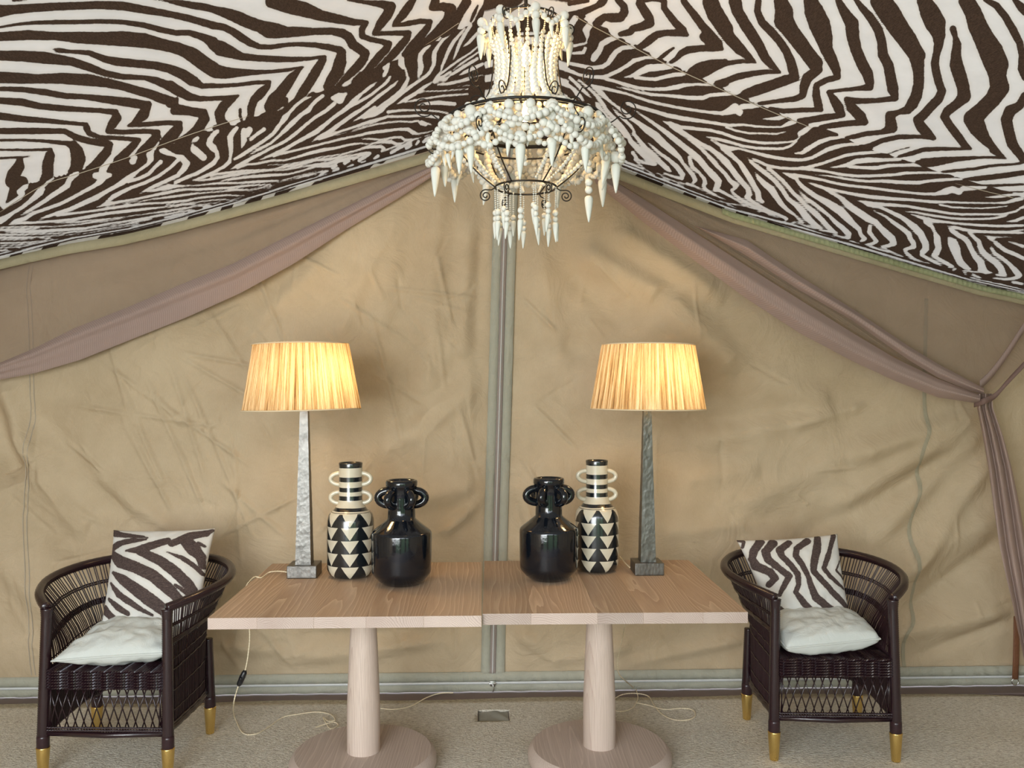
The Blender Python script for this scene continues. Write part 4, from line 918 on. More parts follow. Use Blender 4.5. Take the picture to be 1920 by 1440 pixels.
# closed front canvas panels beside the tent opening, behind the camera
for i, (a, b) in enumerate(((XL, -1.9), (-.55, -.20), (1.15, 1.6), (2.6, XR))):
    V = [(x, -1.38+.03*math.sin(x*30), z) for z in (0, 1.0, 2.0, 2.3) for x in np.linspace(a, b, 30)]
    o = fastmesh('wall_front' if i == 0 else 'wall_front.%03d' % i, V, gridfaces(4, 30), M['canvas']); tag(o, kind='structure')
# sill band (two widths of webbing with a pale zip between), following the wall foot
def ribbon(name, pts, widthvec, mat, thick=.003, parent=None, kind=None, ripple=0, seg=6):
    c = interp_curve(pts, seg); V = []; n = len(c); wv = Vector(widthvec)
    for off in (0, 1):
        for k in (0, .5, 1):
            for i, p in enumerate(c):
                q = p+wv*k; V.append((q.x, q.y-(thick if off == 0 else 0)-ripple*(.5+.5*math.sin(i*1.7))*(1-abs(k-.5)*1.2), q.z))
    Fq = list(gridfaces(3, n))+[tuple(f+3*n for f in q) for q in gridfaces(3, n, True)]
    for i in range(n-1):
        Fq.append((i, i+3*n, i+1+3*n, i+1)); Fq.append((2*n+i, 2*n+i+1, 5*n+i+1, 5*n+i))
    for e in (0, n-1):
        for r in (0, 1):
            Fq.append((r*n+e, (r+1)*n+e, (r+4)*n+e, (r+3)*n+e))
    o = fastmesh(name, V, Fq, mat, parent)
    if kind: tag(o, kind=kind)
    return o
sill = [(x, WY-.006, .0) for x in np.linspace(XL, XR, 60)]
ribbon('baseboard_back', [(x, WY-.012-.004*math.sin(x*40), .0) for x in np.linspace(XL, XR, 90)], (0,0,.042), M['webbing'], kind='structure', ripple=.002)
ribbon('trim_4', [(x, WY-.012, .050) for x in np.linspace(XL, XR, 90)], (0,.004,.050), M['webbing'], kind='structure', ripple=.009, seg=4)
ribbon('trim_5', [(x, WY-.020, .040) for x in np.linspace(XL, XR, 60)], (0,0,.012), M['zip_white'], kind='structure')
# dark floor curb behind the rug
m = MB(); m.box((XL, 4.30, -.012), (XR, WY-.01, -.004)); tag(m.build('trim_6', M['groundsheet'], smooth=False), kind='structure')
# centre zip: two webbing strips, zip tape and a slider
z0 = .11
lz = [(P(945+ (0 if py < 480 else 0), py, WY).x if 0 else float(np.interp(py, [300,480,800,1000,1270], [953,945,936,930,924])), py) for py in (250, 480, 650, 800, 1000, 1150, 1262)]
zc = [P(px, py, WY-.012) for px, py in lz]
zg = empty('entrance_zip', zc[-1], label='grey-green webbing strip with a long vertical zip running down the centre of the canvas wall', cat='zip')
def rel(pts, base): return [Vector(p)-Vector(base) for p in pts]
ribbon('webbing_strip', rel([p+Vector((-.062, 0, 0)) for p in zc], zc[-1]), (.048,0,0), M['webbing'], parent=zg, ripple=.002)
ribbon('webbing_strip', rel([p+Vector((.012, 0, 0)) for p in zc], zc[-1]), (.048,0,0), M['webbing'], parent=zg, ripple=.002)
ribbon('zip_tape', rel([p+Vector((-.016, -.003, 0)) for p in zc], zc[-1]), (.030,0,0), M['zip'], parent=zg)
m = MB(); m.tube(rel([p+Vector((-.002, -.008, 0)) for p in interp_curve(zc, 8)], zc[-1]), .0028, 6); m.build('zip_teeth', M['zip_white'], zg)
m = MB(); m.box((-.014,-.022,-.062), (.012,-.008,-.036)); m.tube([(-.001,-.024,-.05),(.004,-.028,-.075),(-.001,-.026,-.09)], .003, 6); m.tube([(-.02,-.02,-.048),(.018,-.02,-.048)], .004, 6)
m.build('zip_slider', M['steel'], zg, bevel=.002)
# wall seams
def wall_line(name, pts, wdt, mat, label, cat, off=.004):
    c = interp_curve([Vector((*wall_xz(x, y), 0)) for x, y in pts], 14); V = []
    n = len(c)
    for k in range(3):
        for p in c:
            x = p.x+(k-1)*wdt/2; V.append((x, wall_y(x, p.y)-off-(.002 if k == 1 else 0), p.y))
    o = fastmesh(name, V, gridfaces(3, n), mat); tag(o, kind='structure'); return o
wall_line('trim_7', [(1735,560),(1729,729),(1731,803),(1720,855),(1724,908),(1712,960),(1705,998),(1711,1067),(1713,1151),(1694,1188),(1693,1220),(1695,1250)], .020, M['seam_tape'], '', '')
for i, dx in enumerate((-4, 3)):
    wall_line('trim_%d' % (8+i), [(66+dx,500),(66+dx,700),(64+dx,800),(56+dx,950),(55+dx,1040),(62+dx,1120),(66+dx,1264)], .004, M['seam'], '', '', .003)

# green header strip under the ceiling line
def hz(x, dz, Y): return CH+(float(edge_z(x))-dz-CH)*Y/WY
ribbon('trim_10', [(x, WY-.125, hz(x, .024, WY-.125)) for x in np.linspace(XL, XR, 150)], (0,0,-.050), M['olive_trim'], kind='structure', ripple=.004, seg=3)
ribbon('trim_11', [(x, WY-.135, hz(x, .020, WY-.135)) for x in np.linspace(P(1340,400,WY).x, XR, 90)], (0,0,-.030), M['green_trim'], kind='structure', ripple=.008, seg=3)

# ------------------------------------------------------------ netting curtains
def curve_px(pts, n):
    xs_ = [p[0] for p in pts]; ys_ = [p[1] for p in pts]
    t = np.linspace(0, 1, len(pts)); T = np.linspace(0, 1, n)
    return np.interp(T, t, xs_), np.interp(T, t, ys_)
def net_sheet(name, top_pts, bot_pts, mat, parent, Yf, n=120, k=24, ripple=.012, fold=0):
    tx, ty = curve_px(top_pts, n); bx, by = curve_px(bot_pts, n); V = []
    for j in range(k):
        t = j/(k-1)
        for i in range(n):
            s = i/(n-1)
            px = tx[i]*(1-t)+bx[i]*t; py = ty[i]*(1-t)+by[i]*t
            Y = Yf(s, t)-ripple*math.sin(t*PI*5+s*6)*math.sin(PI*min(1, t*1.2))
            V.append(P(px, py, Y))
    return fastmesh(name, V, gridfaces(k, n), mat, parent)
def edge_samples(x0_, x1_, n=30, dy=6):
    xs_ = np.linspace(x0_, x1_, n); ex = [p[0] for p in EDGE_PX]; ey = [p[1] for p in EDGE_PX]
    return [(x, float(np.interp(x, ex, ey))+dy) for x in xs_]
LB = [(830,322),(820,325),(750,370),(650,430),(550,495),(450,550),(350,595),(250,635),(150,675),(65,700),(0,712),(-80,722)]
LB2 = [(830,300),(815,308),(735,345),(635,395),(535,445),(435,495),(335,535),(235,578),(140,615),(60,655),(0,680),(-80,700)]
cur = empty('netting_curtain', (0,0,0), label='mauve-brown netting curtain swagged up to the left under the zebra ceiling', cat='curtain')
net_sheet('netting', edge_samples(835, -90, 30), LB2, M['net'], cur, lambda s, t: WY-.085-.03*math.sin(t*PI/2))
net_sheet('gathered_fold', LB2, LB, M['net_fold'], cur, lambda s, t: WY-.105-.055*math.sin(t*PI)-.02*math.sin(t*PI*2.0+1), k=16, ripple=.006)
RB = [(1108,322),(1118,345),(1200,412),(1300,487),(1400,560),(1500,625),(1600,678),(1680,715),(1758,745),(1838,757)]
RB1 = [(1112,318),(1140,332),(1225,385),(1325,450),(1425,515),(1525,578),(1600,625),(1679,672),(1758,710),(1838,740)]
RT = [(1106,312),(1180,345),(1290,400),(1400,450),(1500,518),(1600,580),(1653,615),(1705,650),(1758,682),(1811,710),(1845,728)]
RT2 = [(1110,318),(1190,362),(1300,422),(1400,480),(1500,545),(1600,602),(1653,640),(1705,676),(1758,708),(1811,730),(1845,740)]
cur2 = empty('netting_curtain', (0,0,0), label='mauve-brown netting curtain gathered by a strap at the right with its tail hanging down', cat='curtain')
e2 = edge_samples(1108, 1985, 30)
net_sheet('netting', e2, RB1[:-1]+[(1838,745),(1985,640)] if 0 else [(1112,318),(1190,362),(1300,422),(1400,480),(1500,545),(1600,602),(1653,640),(1705,676),(1758,708),(1811,730),(1848,742),(1900,700),(1985,640)], M['net'], cur2, lambda s, t: WY-.085-.02*t)
net_sheet('netting', RT2, RB1, M['net'], cur2, lambda s, t: WY-.10-.02*math.sin(t*PI), k=14)
net_sheet('gathered_fold', RB1, RB, M['net_fold'], cur2, lambda s, t: WY-.125-.05*math.sin(t*PI)-.10*s, k=14, ripple=.005)
net_sheet('gathered_fold', [RT2[2]]+RT[3:], RT2[2:], M['net_fold'], cur2, lambda s, t: WY-.135-.04*math.sin(t*PI)-.09*s, k=12, ripple=.004)
TL = [(1832,738),(1832,765),(1842,815),(1853,877),(1863,950),(1874,1024),(1886,1080),(1898,1130),(1912,1200),(1925,1260)]
TR = [(1860,738),(1862,765),(1880,815),(1897,877),(1912,950),(1925,1024),(1935,1080),(1942,1130),(1950,1200),(1958,1260)]
net_sheet('hanging_tail', TL, TR, M['net_fold'], cur2, lambda s, t: WY-.20-.05*abs(math.sin(t*PI*2.5+s*2)), n=80, k=40, ripple=.006)
# straps
def strap(name, pts, wz, mat, label, cat):
    c = interp_curve(pts, 6); V = []; n = len(c)
    for k in range(2):
        for p in c: V.append((p.x, p.y, p.z+(k-.5)*wz))
    o = fastmesh(name, V, gridfaces(2, n), mat)
    sm = o.modifiers.new('solid', 'SOLIDIFY'); sm.thickness = .004; tag(o, label, cat); return o
strap('tieback_strap', [P(1826,758,WY-.22), P(1845,752,WY-.28), P(1866,742,WY-.27), P(1890,715,4.12), P(1925,678,4.05), P(1960,642,4.0)], .030, M['brown_strap'], 'narrow brown tieback strap wrapped round the gathered netting at the right', 'strap')
strap('netting_tie', [P(1838,722,WY-.17), P(1860,700,WY-.15), P(1890,660,WY-.14), P(1925,607,WY-.13), P(1970,550,WY-.12)], .045, M['net_fold'], 'mauve netting tie running up to the right corner above the tieback strap', 'strap')
lp = P(1905, 1150, WY-.07)
lg = empty('leather_strap', P(1905,1278,WY-.07), label='brown leather strap with a metal ring hanging low at the right edge', cat='strap')
b = lg.location
m = MB(); m.tube([(.004,0,.34),(.003,0,.25),(0,0,.12),(-.004,0,.012)], .017, 8)
for i, v in enumerate(m.v): m.v[i] = (v[0], v[1]*.2, v[2])
m.build('leather_band', M['leather'], lg)
m = MB(); m.tube([(.018*math.cos(a)-.004, 0, .018*math.sin(a)) for a in [2*PI*k/20 for k in range(20)]], .0028, 6, True); m.build('ring', M['steel'], lg)

# ------------------------------------------------------------ rug with its outlet cut-out
hole = [PZ(x, y, .0) for x, y in ((896,1331),(954,1331),(959,1352),(896,1352))]
hx0, hx1 = hole[0].x, hole[1].x; hy0, hy1 = hole[3].y, hole[0].y
gx = sorted(list(np.linspace(XL+.03, XR-.03, 90))+[hx0, hx1]); gy = sorted(list(np.linspace(1.2, 4.32, 40))+[hy0, hy1])
def backedge(x): return 4.305+.012*math.sin(x*5)-(.0 if x < 2.2 else .09*((x-2.2)/.6)**2)
V = []; nn = len(gx)
for j, y in enumerate(gy):
    for x in gx:
        yy = min(y, backedge(x)) if y > 4.2 else y
        V.append((x, yy, .004*(.5+.5*math.sin(x*3+yy*2))*0-.0005))
fq = []
for j in range(len(gy)-1):
    for i in range(nn-1):
        if gx[i] >= hx0-1e-6 and gx[i+1] <= hx1+1e-6 and gy[j] >= hy0-1e-6 and gy[j+1] <= hy1+1e-6: continue
        fq.append((j*nn+i, j*nn+i+1, (j+1)*nn+i+1, (j+1)*nn+i))
rug = fastmesh('seagrass_rug', V, fq, M['rug']); tag(rug, 'beige woven seagrass rug covering the floor with a small square cut-out', 'rug')
sm = rug.modifiers.new('solid', 'SOLIDIFY'); sm.thickness = .011; sm.offset = -1
V = []
for j in range(12):
    for i in range(16):
        x = hx0+.004+(hx1-hx0-.008)*i/15; y = hy0+.004+(hy1-hy0-.008)*j/11
        V.append((x, y, -.0105+.007*max(0, math.sin(i*.5+j*.35))*(1 if i+j > 9 else .1)))
cv = fastmesh('folded_canvas', V, gridfaces(12, 16), M['dark_hole']); tag(cv, 'crumpled grey-green canvas showing in the square cut-out of the rug', 'cloth')
# ------------------------------------------------------------ pedestal tables
TZ = .75
def table(cx_, cy_, wdt, dep, rz, label, seed):
    t = empty('pedestal_table', (cx_, cy_, 0), rz, label, 'table', 'limed oak pedestal tables pushed together')
    rs = random.Random(seed); ws = [rs.uniform(.8, 1.25) for _ in range(5)]; s = sum(ws); x = -wdt/2
    for q in ws:
        bw = wdt*q/s; hb = bw/2-.0001; m = MB(); hd = dep/2
        m.box((-hb, -hd, -.0405), (hb, hd, 0))
        o = m.build('board', M['oak'], t, smooth=False); o.data.materials.append(M['oak_end'])
        for p in o.data.polygons:
            if abs(p.normal.y) > .5: p.material_index = 1
        bv = o.modifiers.new('bevel', 'BEVEL'); bv.width = .0007; bv.segments = 2; bv.limit_method = 'ANGLE'
        o.location = (x+bw/2, 0, TZ); x += bw
    m = MB(); m.box((-.2,-.2,-.0), (.2,.2,.018)); o = m.build('mounting_plate', M['oak_base'], t, smooth=False); o.location = (0,0,TZ-.0585)
    m = MB(); m.lathe([(.0665,.071),(.0675,.076),(.0675,.25),(.060,.45),(.052,.62),(.048,.70)], 48); m.build('column', M['oak_pale'], t)
    m = MB(); m.lathe([(.286,.002),(.294,.008),(.299,.022),(.299,.044),(.290,.062),(.277,.074)], 96, capt=True); 
    o = m.build('base_disc', M['oak_base'], t, auto=.5); o.data.materials.append(M['oak_pale'])
    for p in o.data.polygons:
        if abs(p.normal.z) < .8: p.material_index = 1
    return t
table(-.4885, 3.535, .972, .94, 0, 'limed oak pedestal table on the left half, beside the chair with the slanting stripe pillow', 3)
table(.4895, 3.555, .968, .94, math.radians(-.6), 'limed oak pedestal table on the right half, its front edge showing wavy end grain', 8)

# ------------------------------------------------------------ table lamps
def lamp(px_, Y, label, tilt, cordpts, switch_at=None):
    base = P(px_, 900, Y); bx = base.x
    t = empty('table_lamp', (bx, Y, TZ), 0, label, 'lamp', 'pewter table lamps with straw shades')
    m = MB(); m.box((-.0635,-.0635,.001), (.0635,.0635,.054)); m.build('base', M['pewter'], t, smooth=False, bevel=.003)
    # hammered tapering square stem
    n = 60; V = []; per = []
    for k in range(n+1):
        z = .054+.70*k/n; h = (.0335-.0175*(k/n)); 
        ring = []
        for side in range(4):
            for q in range(4):
                s = -1+2*q/4
                x, y = [(s,-1),(1,s),(-s,1),(-1,-s)][side]
                nz_ = mnoise.noise(Vector((x*1.3+bx*7, y*1.3, z*26)))*.0007+mnoise.noise(Vector((x*3, y*3+bx, z*70)))*.0006
                ring.append((x*h+x*nz_, y*h+y*nz_, z))
        V += ring
    fs = []
    for k in range(n):
        for i in range(16):
            j = (i+1) % 16; fs.append((k*16+i, k*16+j, (k+1)*16+j, (k+1)*16+i))
    fs.append(tuple(n*16+i for i in range(16)))
    o = mesh('stem', V, fs, M['pewter'], t, smooth=False)
    # shade: strings stretched over two rings
    sh = []; N = 420; rows = [0, .03, .25, .5, .75, .97, 1.0]; z0_, z1_ = .722, 1.008
    for k, s in enumerate(rows):
        for i in range(N):
            a = 2*PI*i/N; r = (.252+(.203-.252)*s)+(.0011 if i % 2 else -.0011)+.0007*math.sin(i*1.9+k)
            sh.append((r*math.cos(a), r*math.sin(a), z0_+(z1_-z0_)*s))
    fs = []
    for k in range(len(rows)-1):
        for i in range(N):
            j = (i+1) % N; fs.append((k*N+i, k*N+j, (k+1)*N+j, (k+1)*N+i))
    so = mesh('lamp_shade', sh, fs, M['shade'], t, smooth=False); so.rotation_euler = (0, tilt, .9*bx)
    m = MB(); 
    for r, z in ((.251, z0_+.002), (.202, z1_-.002)): m.tube([(r*math.cos(2*PI*k/64), r*math.sin(2*PI*k/64), z) for k in range(64)], .003, 6, True)
    for a in (0, 2*PI/3, 4*PI/3): m.tube([(.2*math.cos(a), .2*math.sin(a), z1_-.01), (.02*math.cos(a), .02*math.sin(a), z1_-.05)], .0018, 6)
    m.build('wire_frame', M['shade_ring'], t).rotation_euler = (0, tilt, 0)
    m = MB(); m.lathe([(.008,.75),(.018,.76),(.018,.80),(.012,.805)], 16); m.build('lamp_holder', M['black_plastic'], t)
    m = MB(); m.lathe([(.010,.803),(.014,.812),(.028,.84),(.033,.865),(.028,.89),(.012,.905),(.003,.908)], 20); m.build('bulb', M['bulb'], t)
    l = bpy.data.lights.new('lamp_glow', 'POINT'); l.energy = 3.4; l.color = (1, .70, .34); l.shadow_soft_size = .05
    lo = bpy.data.objects.new('lamp_glow', l); C.objects.link(lo); lo.parent = t; lo.location = (.045, -.045, .875)
    # cords
    c = interp_curve([Vector(p)-Vector((bx, Y, TZ)) for p in cordpts], 10)
    m = MB(); off = []
    for ph in (0, PI):
        pts = []
        acc = 0
        for i, p in enumerate(c):
            if i: acc += (p-c[i-1]).length
            d = (c[min(i+1, len(c)-1)]-c[max(i-1, 0)]).normalized(); a = d.orthogonal().normalized(); b_ = d.cross(a)
            q = p+(a*math.cos(acc*260+ph)+b_*math.sin(acc*260+ph))*.0013; q.z = max(q.z, .0025-TZ); pts.append(q)
        m.tube(pts, .0019, 5)
    co_ = m.build('power_cord', M['cord'], t)
    if switch_at:
        a, b_ = [Vector(p)-Vector((bx, Y, TZ)) for p in switch_at]
        m = MB(); mid = (a+b_)/2; m.tube([a, a+(b_-a)*.12, mid, a+(b_-a)*.88, b_], [.006,.011,.0125,.011,.006], 10)
        m.tube([mid+Vector((0,-.010,.008)), mid+Vector((0,-.015,0)), mid+Vector((0,-.010,-.008))], .004, 6)
        m.build('cord_switch', M['black_plastic'], co_)
    return t
M['shade_ring'] = m_simple('cream_shade_tape', (.75,.62,.42), .7)
floor_z = .0045
Lc = [P(545,1074,3.72), P(525,1071,3.74), P(505,1073,3.76), P(490,1083,3.70), Vector((-.975,3.64,.757)), Vector((-.990,3.62,.735)), Vector((-.985,3.60,.69))]
Lc[4] = Vector((-1.0*.975, 3.69, .757))
yy = 3.62
Lc += [P(468,1185,yy), P(466,1220,yy), P(460,1255,yy)]
sw = (P(460,1257,yy), P(447,1286,yy))
Lc += [P(447,1286,yy), P(438,1320,yy), PZ(440,1345,.02), PZ(455,1374,floor_z), PZ(480,1376,floor_z), PZ(505,1362,floor_z), PZ(530,1345,floor_z), PZ(560,1339,floor_z), PZ(595,1335,floor_z), PZ(620,1340,floor_z), PZ(628,1350,floor_z+.004),
       PZ(615,1352,floor_z), PZ(606,1345,floor_z+.004), PZ(615,1362,floor_z), PZ(622,1366,floor_z), PZ(634,1360,floor_z), PZ(625,1354,floor_z+.006), PZ(600,1361,floor_z), PZ(592,1364,floor_z)]
lamp(571, 3.745, 'lit pewter lamp with straw shade on the left table, black switch on its cord', math.radians(-1.2), Lc, sw)
Rc = [P(1181,1064,3.74), P(1172,1055,3.85), P(1164,1046,3.98), Vector((P(1163,1046,4.04).x, 4.045, .745)), P(1170,1120,4.06), P(1171,1170,4.02), P(1166,1200,3.95), P(1158,1240,3.95), P(1160,1262,3.95), P(1172,1276,3.98),
      PZ(1188,1290,floor_z), PZ(1196,1305,floor_z), PZ(1194,1316,floor_z), PZ(1185,1328,floor_z), PZ(1165,1334,floor_z), PZ(1150,1330,floor_z), PZ(1148,1315,floor_z), PZ(1165,1303,floor_z), PZ(1190,1300,floor_z+.005), PZ(1215,1305,floor_z),
      PZ(1225,1320,floor_z), PZ(1240,1338,floor_z), PZ(1262,1349,floor_z), PZ(1288,1350,floor_z), PZ(1303,1343,floor_z), PZ(1300,1332,floor_z), PZ(1280,1328,floor_z), PZ(1245,1330,floor_z), PZ(1215,1322,floor_z+.005), PZ(1193,1318,floor_z+.006)]
lamp(1213, 3.75, 'lit table lamp on the right table, evenly pale straw shade over a tapering pewter stem', math.radians(.4), Rc)
m = MB(); c = [PZ(x, y, floor_z) for x, y in ((712,1328),(740,1330),(770,1324),(800,1308),(825,1300),(850,1299))]
m.tube(interp_curve(c, 6), .003, 6); tag(m.build('power_cord', M['cord']), 'thin cream cord lying on the rug behind the left table column', 'cord')

# ------------------------------------------------------------ striped vases
def loop(mb, a0, r_in, rr, zc_, zr, tr, n=16):
    pts = []
    for k in range(n+1):
        th = PI*k/n-PI/2; x = r_in+rr*math.cos(th)*1.0; z = zc_+zr*math.sin(th)
        pts.append((x*math.cos(a0), x*math.sin(a0), z))
    mb.tube(pts, tr, 10)
def striped_vase(px_, Y, rot, label, s=1.0):
    c = P(px_, 1000, Y); t = empty('striped_vase', (c.x, Y, TZ+.001), rot, label, 'vase', 'tall black and cream banded vases')
    prof = [(.070,.0),(.082,.004),(.093,.014),(.100,.034),(.101,.08),(.102,.15),(.1015,.21),(.100,.245),(.094,.268),(.083,.281),(.074,.287),(.064,.300),(.055,.316),(.0505,.335),(.0500,.40),(.0500,.474),(.0515,.489),(.050,.492),(.046,.490),(.044,.47),(.043,.33),(.06,.28)]
    m = MB(); m.lathe([(r*s, z) for r, z in prof], 64, capt=False); m.build('vase_body', M['vase_print'], t)
    for zc_ in (.340, .421):
        for a in (0, PI):
            m = MB(); loop(m, a-rot, .046*s, .041, zc_, .0245, .0098); m.build('handle', M['cream_glaze'], t)
    return t
striped_vase(657.5, 3.73, .0, 'tall black and cream vase with triangle bands, half behind the left black vase', 1.0)
striped_vase(1119, 3.81, .25, 'tall black and cream vase with triangle bands beside the right lamp', .97)
def black_vase(px_, Y, rot, label):
    c = P(px_, 1000, Y); t = empty('black_vase', (c.x, Y, TZ+.001), rot, label, 'vase', 'glossy black pottery vases')
    prof = [(.070,0),(.080,.003),(.100,.020),(.118,.040),(.1225,.050),(.1235,.06),(.125,.13),(.1255,.205),(.124,.216),(.119,.222),(.090,.245),(.064,.266),(.0575,.272),(.0565,.31),(.0575,.36),(.0580,.395),(.0625,.402),(.066,.410),(.066,.426),(.062,.432),(.055,.432),(.050,.425),(.048,.30),(.05,.25)]
    m = MB(); m.lathe(prof, 72, capt=False)
    for i, v in enumerate(m.v):
        r = math.hypot(v[0], v[1]); n_ = mnoise.noise(Vector(v)*14)*.0016+mnoise.noise(Vector(v)*40)*.0006; m.v[i] = (v[0]*(1+n_/max(r,.02)), v[1]*(1+n_/max(r,.02)), v[2])
    m.build('vase_body', M['black_glaze'], t)
    for k in range(6):
        a = k*PI/3; m = MB(); pts = []
        for q in range(15):
            th = PI*q/14-PI/2; x = .052+.046*math.cos(th); pts.append((x*math.cos(a), x*math.sin(a), .358+.030*math.sin(th)))
        m.tube(pts, .0165, 12); m.build('handle', M['black_glaze'], t)
    return t
black_vase(753, 3.575, .0, 'glossy black vase with looped ears on the left table')
black_vase(1029, 3.64, .12, 'glossy black vase with looped ears on the right table')

# ------------------------------------------------------------ cane armchairs
def chair(cx_, cy_, rz, label):
    t = empty('cane_armchair', (cx_, cy_, 0), rz, label, 'chair', 'dark cane tub armchairs with brass tipped legs')
    FX, FY, BX, BY = .245, -.215, .255, .215
    # rim (fr -> back -> fl) and lower outline
    rimc = [(FX,FY-.005,.675),(FX+.05,FY+.05,.690),(.345,-.09,.705),(.385,.03,.722),(.375,.16,.738),(.31,.28,.752),(.20,.355,.762),(0,.385,.768)]
    rimc = rimc+[(-x, y, z) for x, y, z in rimc[-2::-1]]
    rim = interp_curve(rimc, 8); NR = len(rim)
    lowc = [(FX,FY),(FX+.005,-.10),(BX,0),(BX+.002,.10),(BX-.01,.185),(.215,.235),(.12,.25),(0,.255)]
    lowc = lowc+[(-x, y) for x, y in lowc[-2::-1]]
    low = interp_curve([(x, y, 0) for x, y in lowc], 8)
    def shell(s, h):      # s along 0..1, h height fraction 0 (bottom) .. 1 (rim)
        q = s*(NR-1); i = min(int(q), NR-2); f = q-i
        r = rim[i].lerp(rim[i+1], f); l = low[i].lerp(low[i+1], f)
        zb = .175+.02*math.sin(s*PI); z = zb+(r.z-zb)*h
        k = max(0, (z-.44)/(r.z-.44)); k = k**1.35
        return Vector((l.x+(r.x-l.x)*k, l.y+(r.y-l.y)*k, z))
    m = MB(); rp = [p+Vector((0,0,.006)) for p in rim]
    nn_ = len(rp); m.tube(rp, [.0195+.0006*(i % 2) for i in range(nn_)], 10)
    for v in range(0): pass
    m.build('arm_rim', M['cane'], t)
    # reeds
    m = MB(); NS = 120
    for k in range(NS):
        s = (k+.5)/NS+random.uniform(-.0015, .0015); sh = random.uniform(-.003, .003)
        pts = [shell(min(max(s+sh*(h-.5), 0), 1), h) for h in (0, .25, .5, .62, .75, .88, 1)]
        m.tube(pts, .0029, 4, cap=False)
    for k in range(90):   # inner layer, a little offset
        s = (k+.5)/90
        pts = [shell(s, h)+Vector((-.006*(1 if s < .5 else -1) if .12 > min(s, 1-s) or True else 0, -.006, 0)) for h in (0, .25, .45)]
        m.tube(pts, .0029, 4, cap=False)
    # close rush skin on the outer sides below the arm
    o = m.build('reeds', M['cane_reed'], t); tag(o, kind='stuff')
    m = MB()
    def band(h, r_, a=0.0, b=1.0, off=.004):
        n_ = 60; pts = []
        for i in range(n_+1):
            s = a+(b-a)*i/n_; p = shell(s, h); d = Vector((p.x, p.y-.0, 0)); d = d.normalized() if d.length > 0 else d
            pts.append(p+d*(off+.002*math.sin(i*2.2)))
        m.tube(pts, r_, 5)
    for h, r_ in ((.005,.011),(.14,.003),(.30,.003),(.47,.004),(.56,.003)): band(h, r_)
    for h in (.70,.715,.73): band(h, .0055)
    for h in (.845,.86): band(h, .0042)
    for h in (.02,.04): band(h, .006)
    o = m.build('woven_bands', M['cane'], t); tag(o, kind='stuff')
    # solid woven side skins (the sides look nearly closed)
    for sgn in (1, -1):
        m = MB()
        for k in range(36):
            s = (.004+.225*k/36) if sgn == 1 else 1-(.004+.225*k/36)
            m.tube([shell(s, h)+Vector((sgn*-.004, 0, 0)) for h in (0, .3, .52)], .0034, 4, cap=False)
        o = m.build('side_panel', M['cane_reed'], t); tag(o, kind='stuff')
    # legs
    for x, y, front in ((FX,FY,1),(-FX,FY,1),(BX-.005,BY,0),(-BX+.005,BY,0)):
        top = .675 if front else .43
        lx = x*1.035; 
        m = MB(); n_ = int((top-.165)/.0045); pts = []; rs = []
        for i in range(n_+1):
            f = i/n_; pts.append((lx+(x-lx)*f, y-.012*(1-f)*front, .165+(top-.165)*f)); rs.append(.0225-.003*f+(.0014 if i % 2 else 0)+(.004*max(0, f-.93)/.07 if front else 0))
        m.tube(pts, rs, 12); leg = m.build('leg', M['cane'], t)
        m = MB(); m.lathe([(.0235,.112),(.0245,.125),(.0245,.160),(.023,.172)], 20, (lx, y-.012*front, 0)); m.build('leg_block', M['cane_reed'], leg)
        m = MB(); m.lathe([(.0175,.001),(.0185,.004),(.0262,.118),(.0255,.122),(.022,.122)], 24, (lx, y-.012*front, 0)); m.build('brass_tip', M['brass'], leg)
    # woven seat: braided rows
    def braid(mb, a, b, r_, n_, w_=2):
        a = Vector(a); b = Vector(b); d = (b-a); L = d.length; d.normalize(); u = Vector((0,0,1)) if abs(d.z) < .9 else Vector((0,1,0)); v = d.cross(u)
        for ph in (0, PI):
            pts = []
            for i in range(n_+1):
                th = i*PI/2*1.0+ph; pts.append(a+d*(L*i/n_)+(u*math.sin(th)*.6+v*math.cos(th)*.8)*r_*.75)
            mb.tube(pts, r_*.62, 4)
    m = MB()
    for k in range(11): braid(m, (-FX+.012, -.235+.012*k*(1 if k > 2 else 1), .428-.0), (FX-.012, -.235+.012*k, .428), .0062, 84)
    for k in range(6): braid(m, (-FX+.012, FY-.022, .418-.0115*k), (FX-.012, FY-.022, .418-.0115*k), .0060, 84)
    m.box((-.235,-.11,.405), (.235,.235,.425)); m.box((-.235,-.232,.36), (.235,-.10,.422))
    o = m.build('seat', M['cane'], t, smooth=True, auto=.6)
    # lattice of crossed reeds under the seat
    m = MB(); K = 13; x0_, x1_ = -FX+.018, FX-.018; st_ = (x1_-x0_)/K
    for k in range(-1, K+1):
        for sg in (1, -1):
            a = x0_+st_*(k+.5)-sg*st_*.75; b_ = x0_+st_*(k+.5)+sg*st_*.75
            a = min(max(a, x0_), x1_); b_ = min(max(b_, x0_), x1_)
            m.tube([(a, FY-.012+sg*.0028, .355), ((a+b_)/2, FY-.014+sg*.0028, .275), (b_, FY-.012+sg*.0028, .195)], .0027, 5)
    o = m.build('reed_lattice', M['cane'], t); tag(o, kind='stuff')
    m = MB(); m.tube([(-FX,FY-.012,.178),(0,FY-.014,.170),(FX,FY-.012,.178)], .0115, 10)
    for k in range(2): braid(m, (-FX+.01, FY-.020, .190+.011*k), (FX-.01, FY-.020, .190+.011*k), .0058, 84)
    m.build('front_rail', M['cane'], t)
    m = MB(); m.tube([(-BX,BY+.025,.20),(0,BY+.04,.196),(BX,BY+.025,.20)], .012, 8); m.build('back_rail', M['cane'], t)
    return t
chair(-1.503, 3.715, math.radians(-3), 'dark cane tub armchair at the left edge of the tables, holding a slanting stripe pillow')
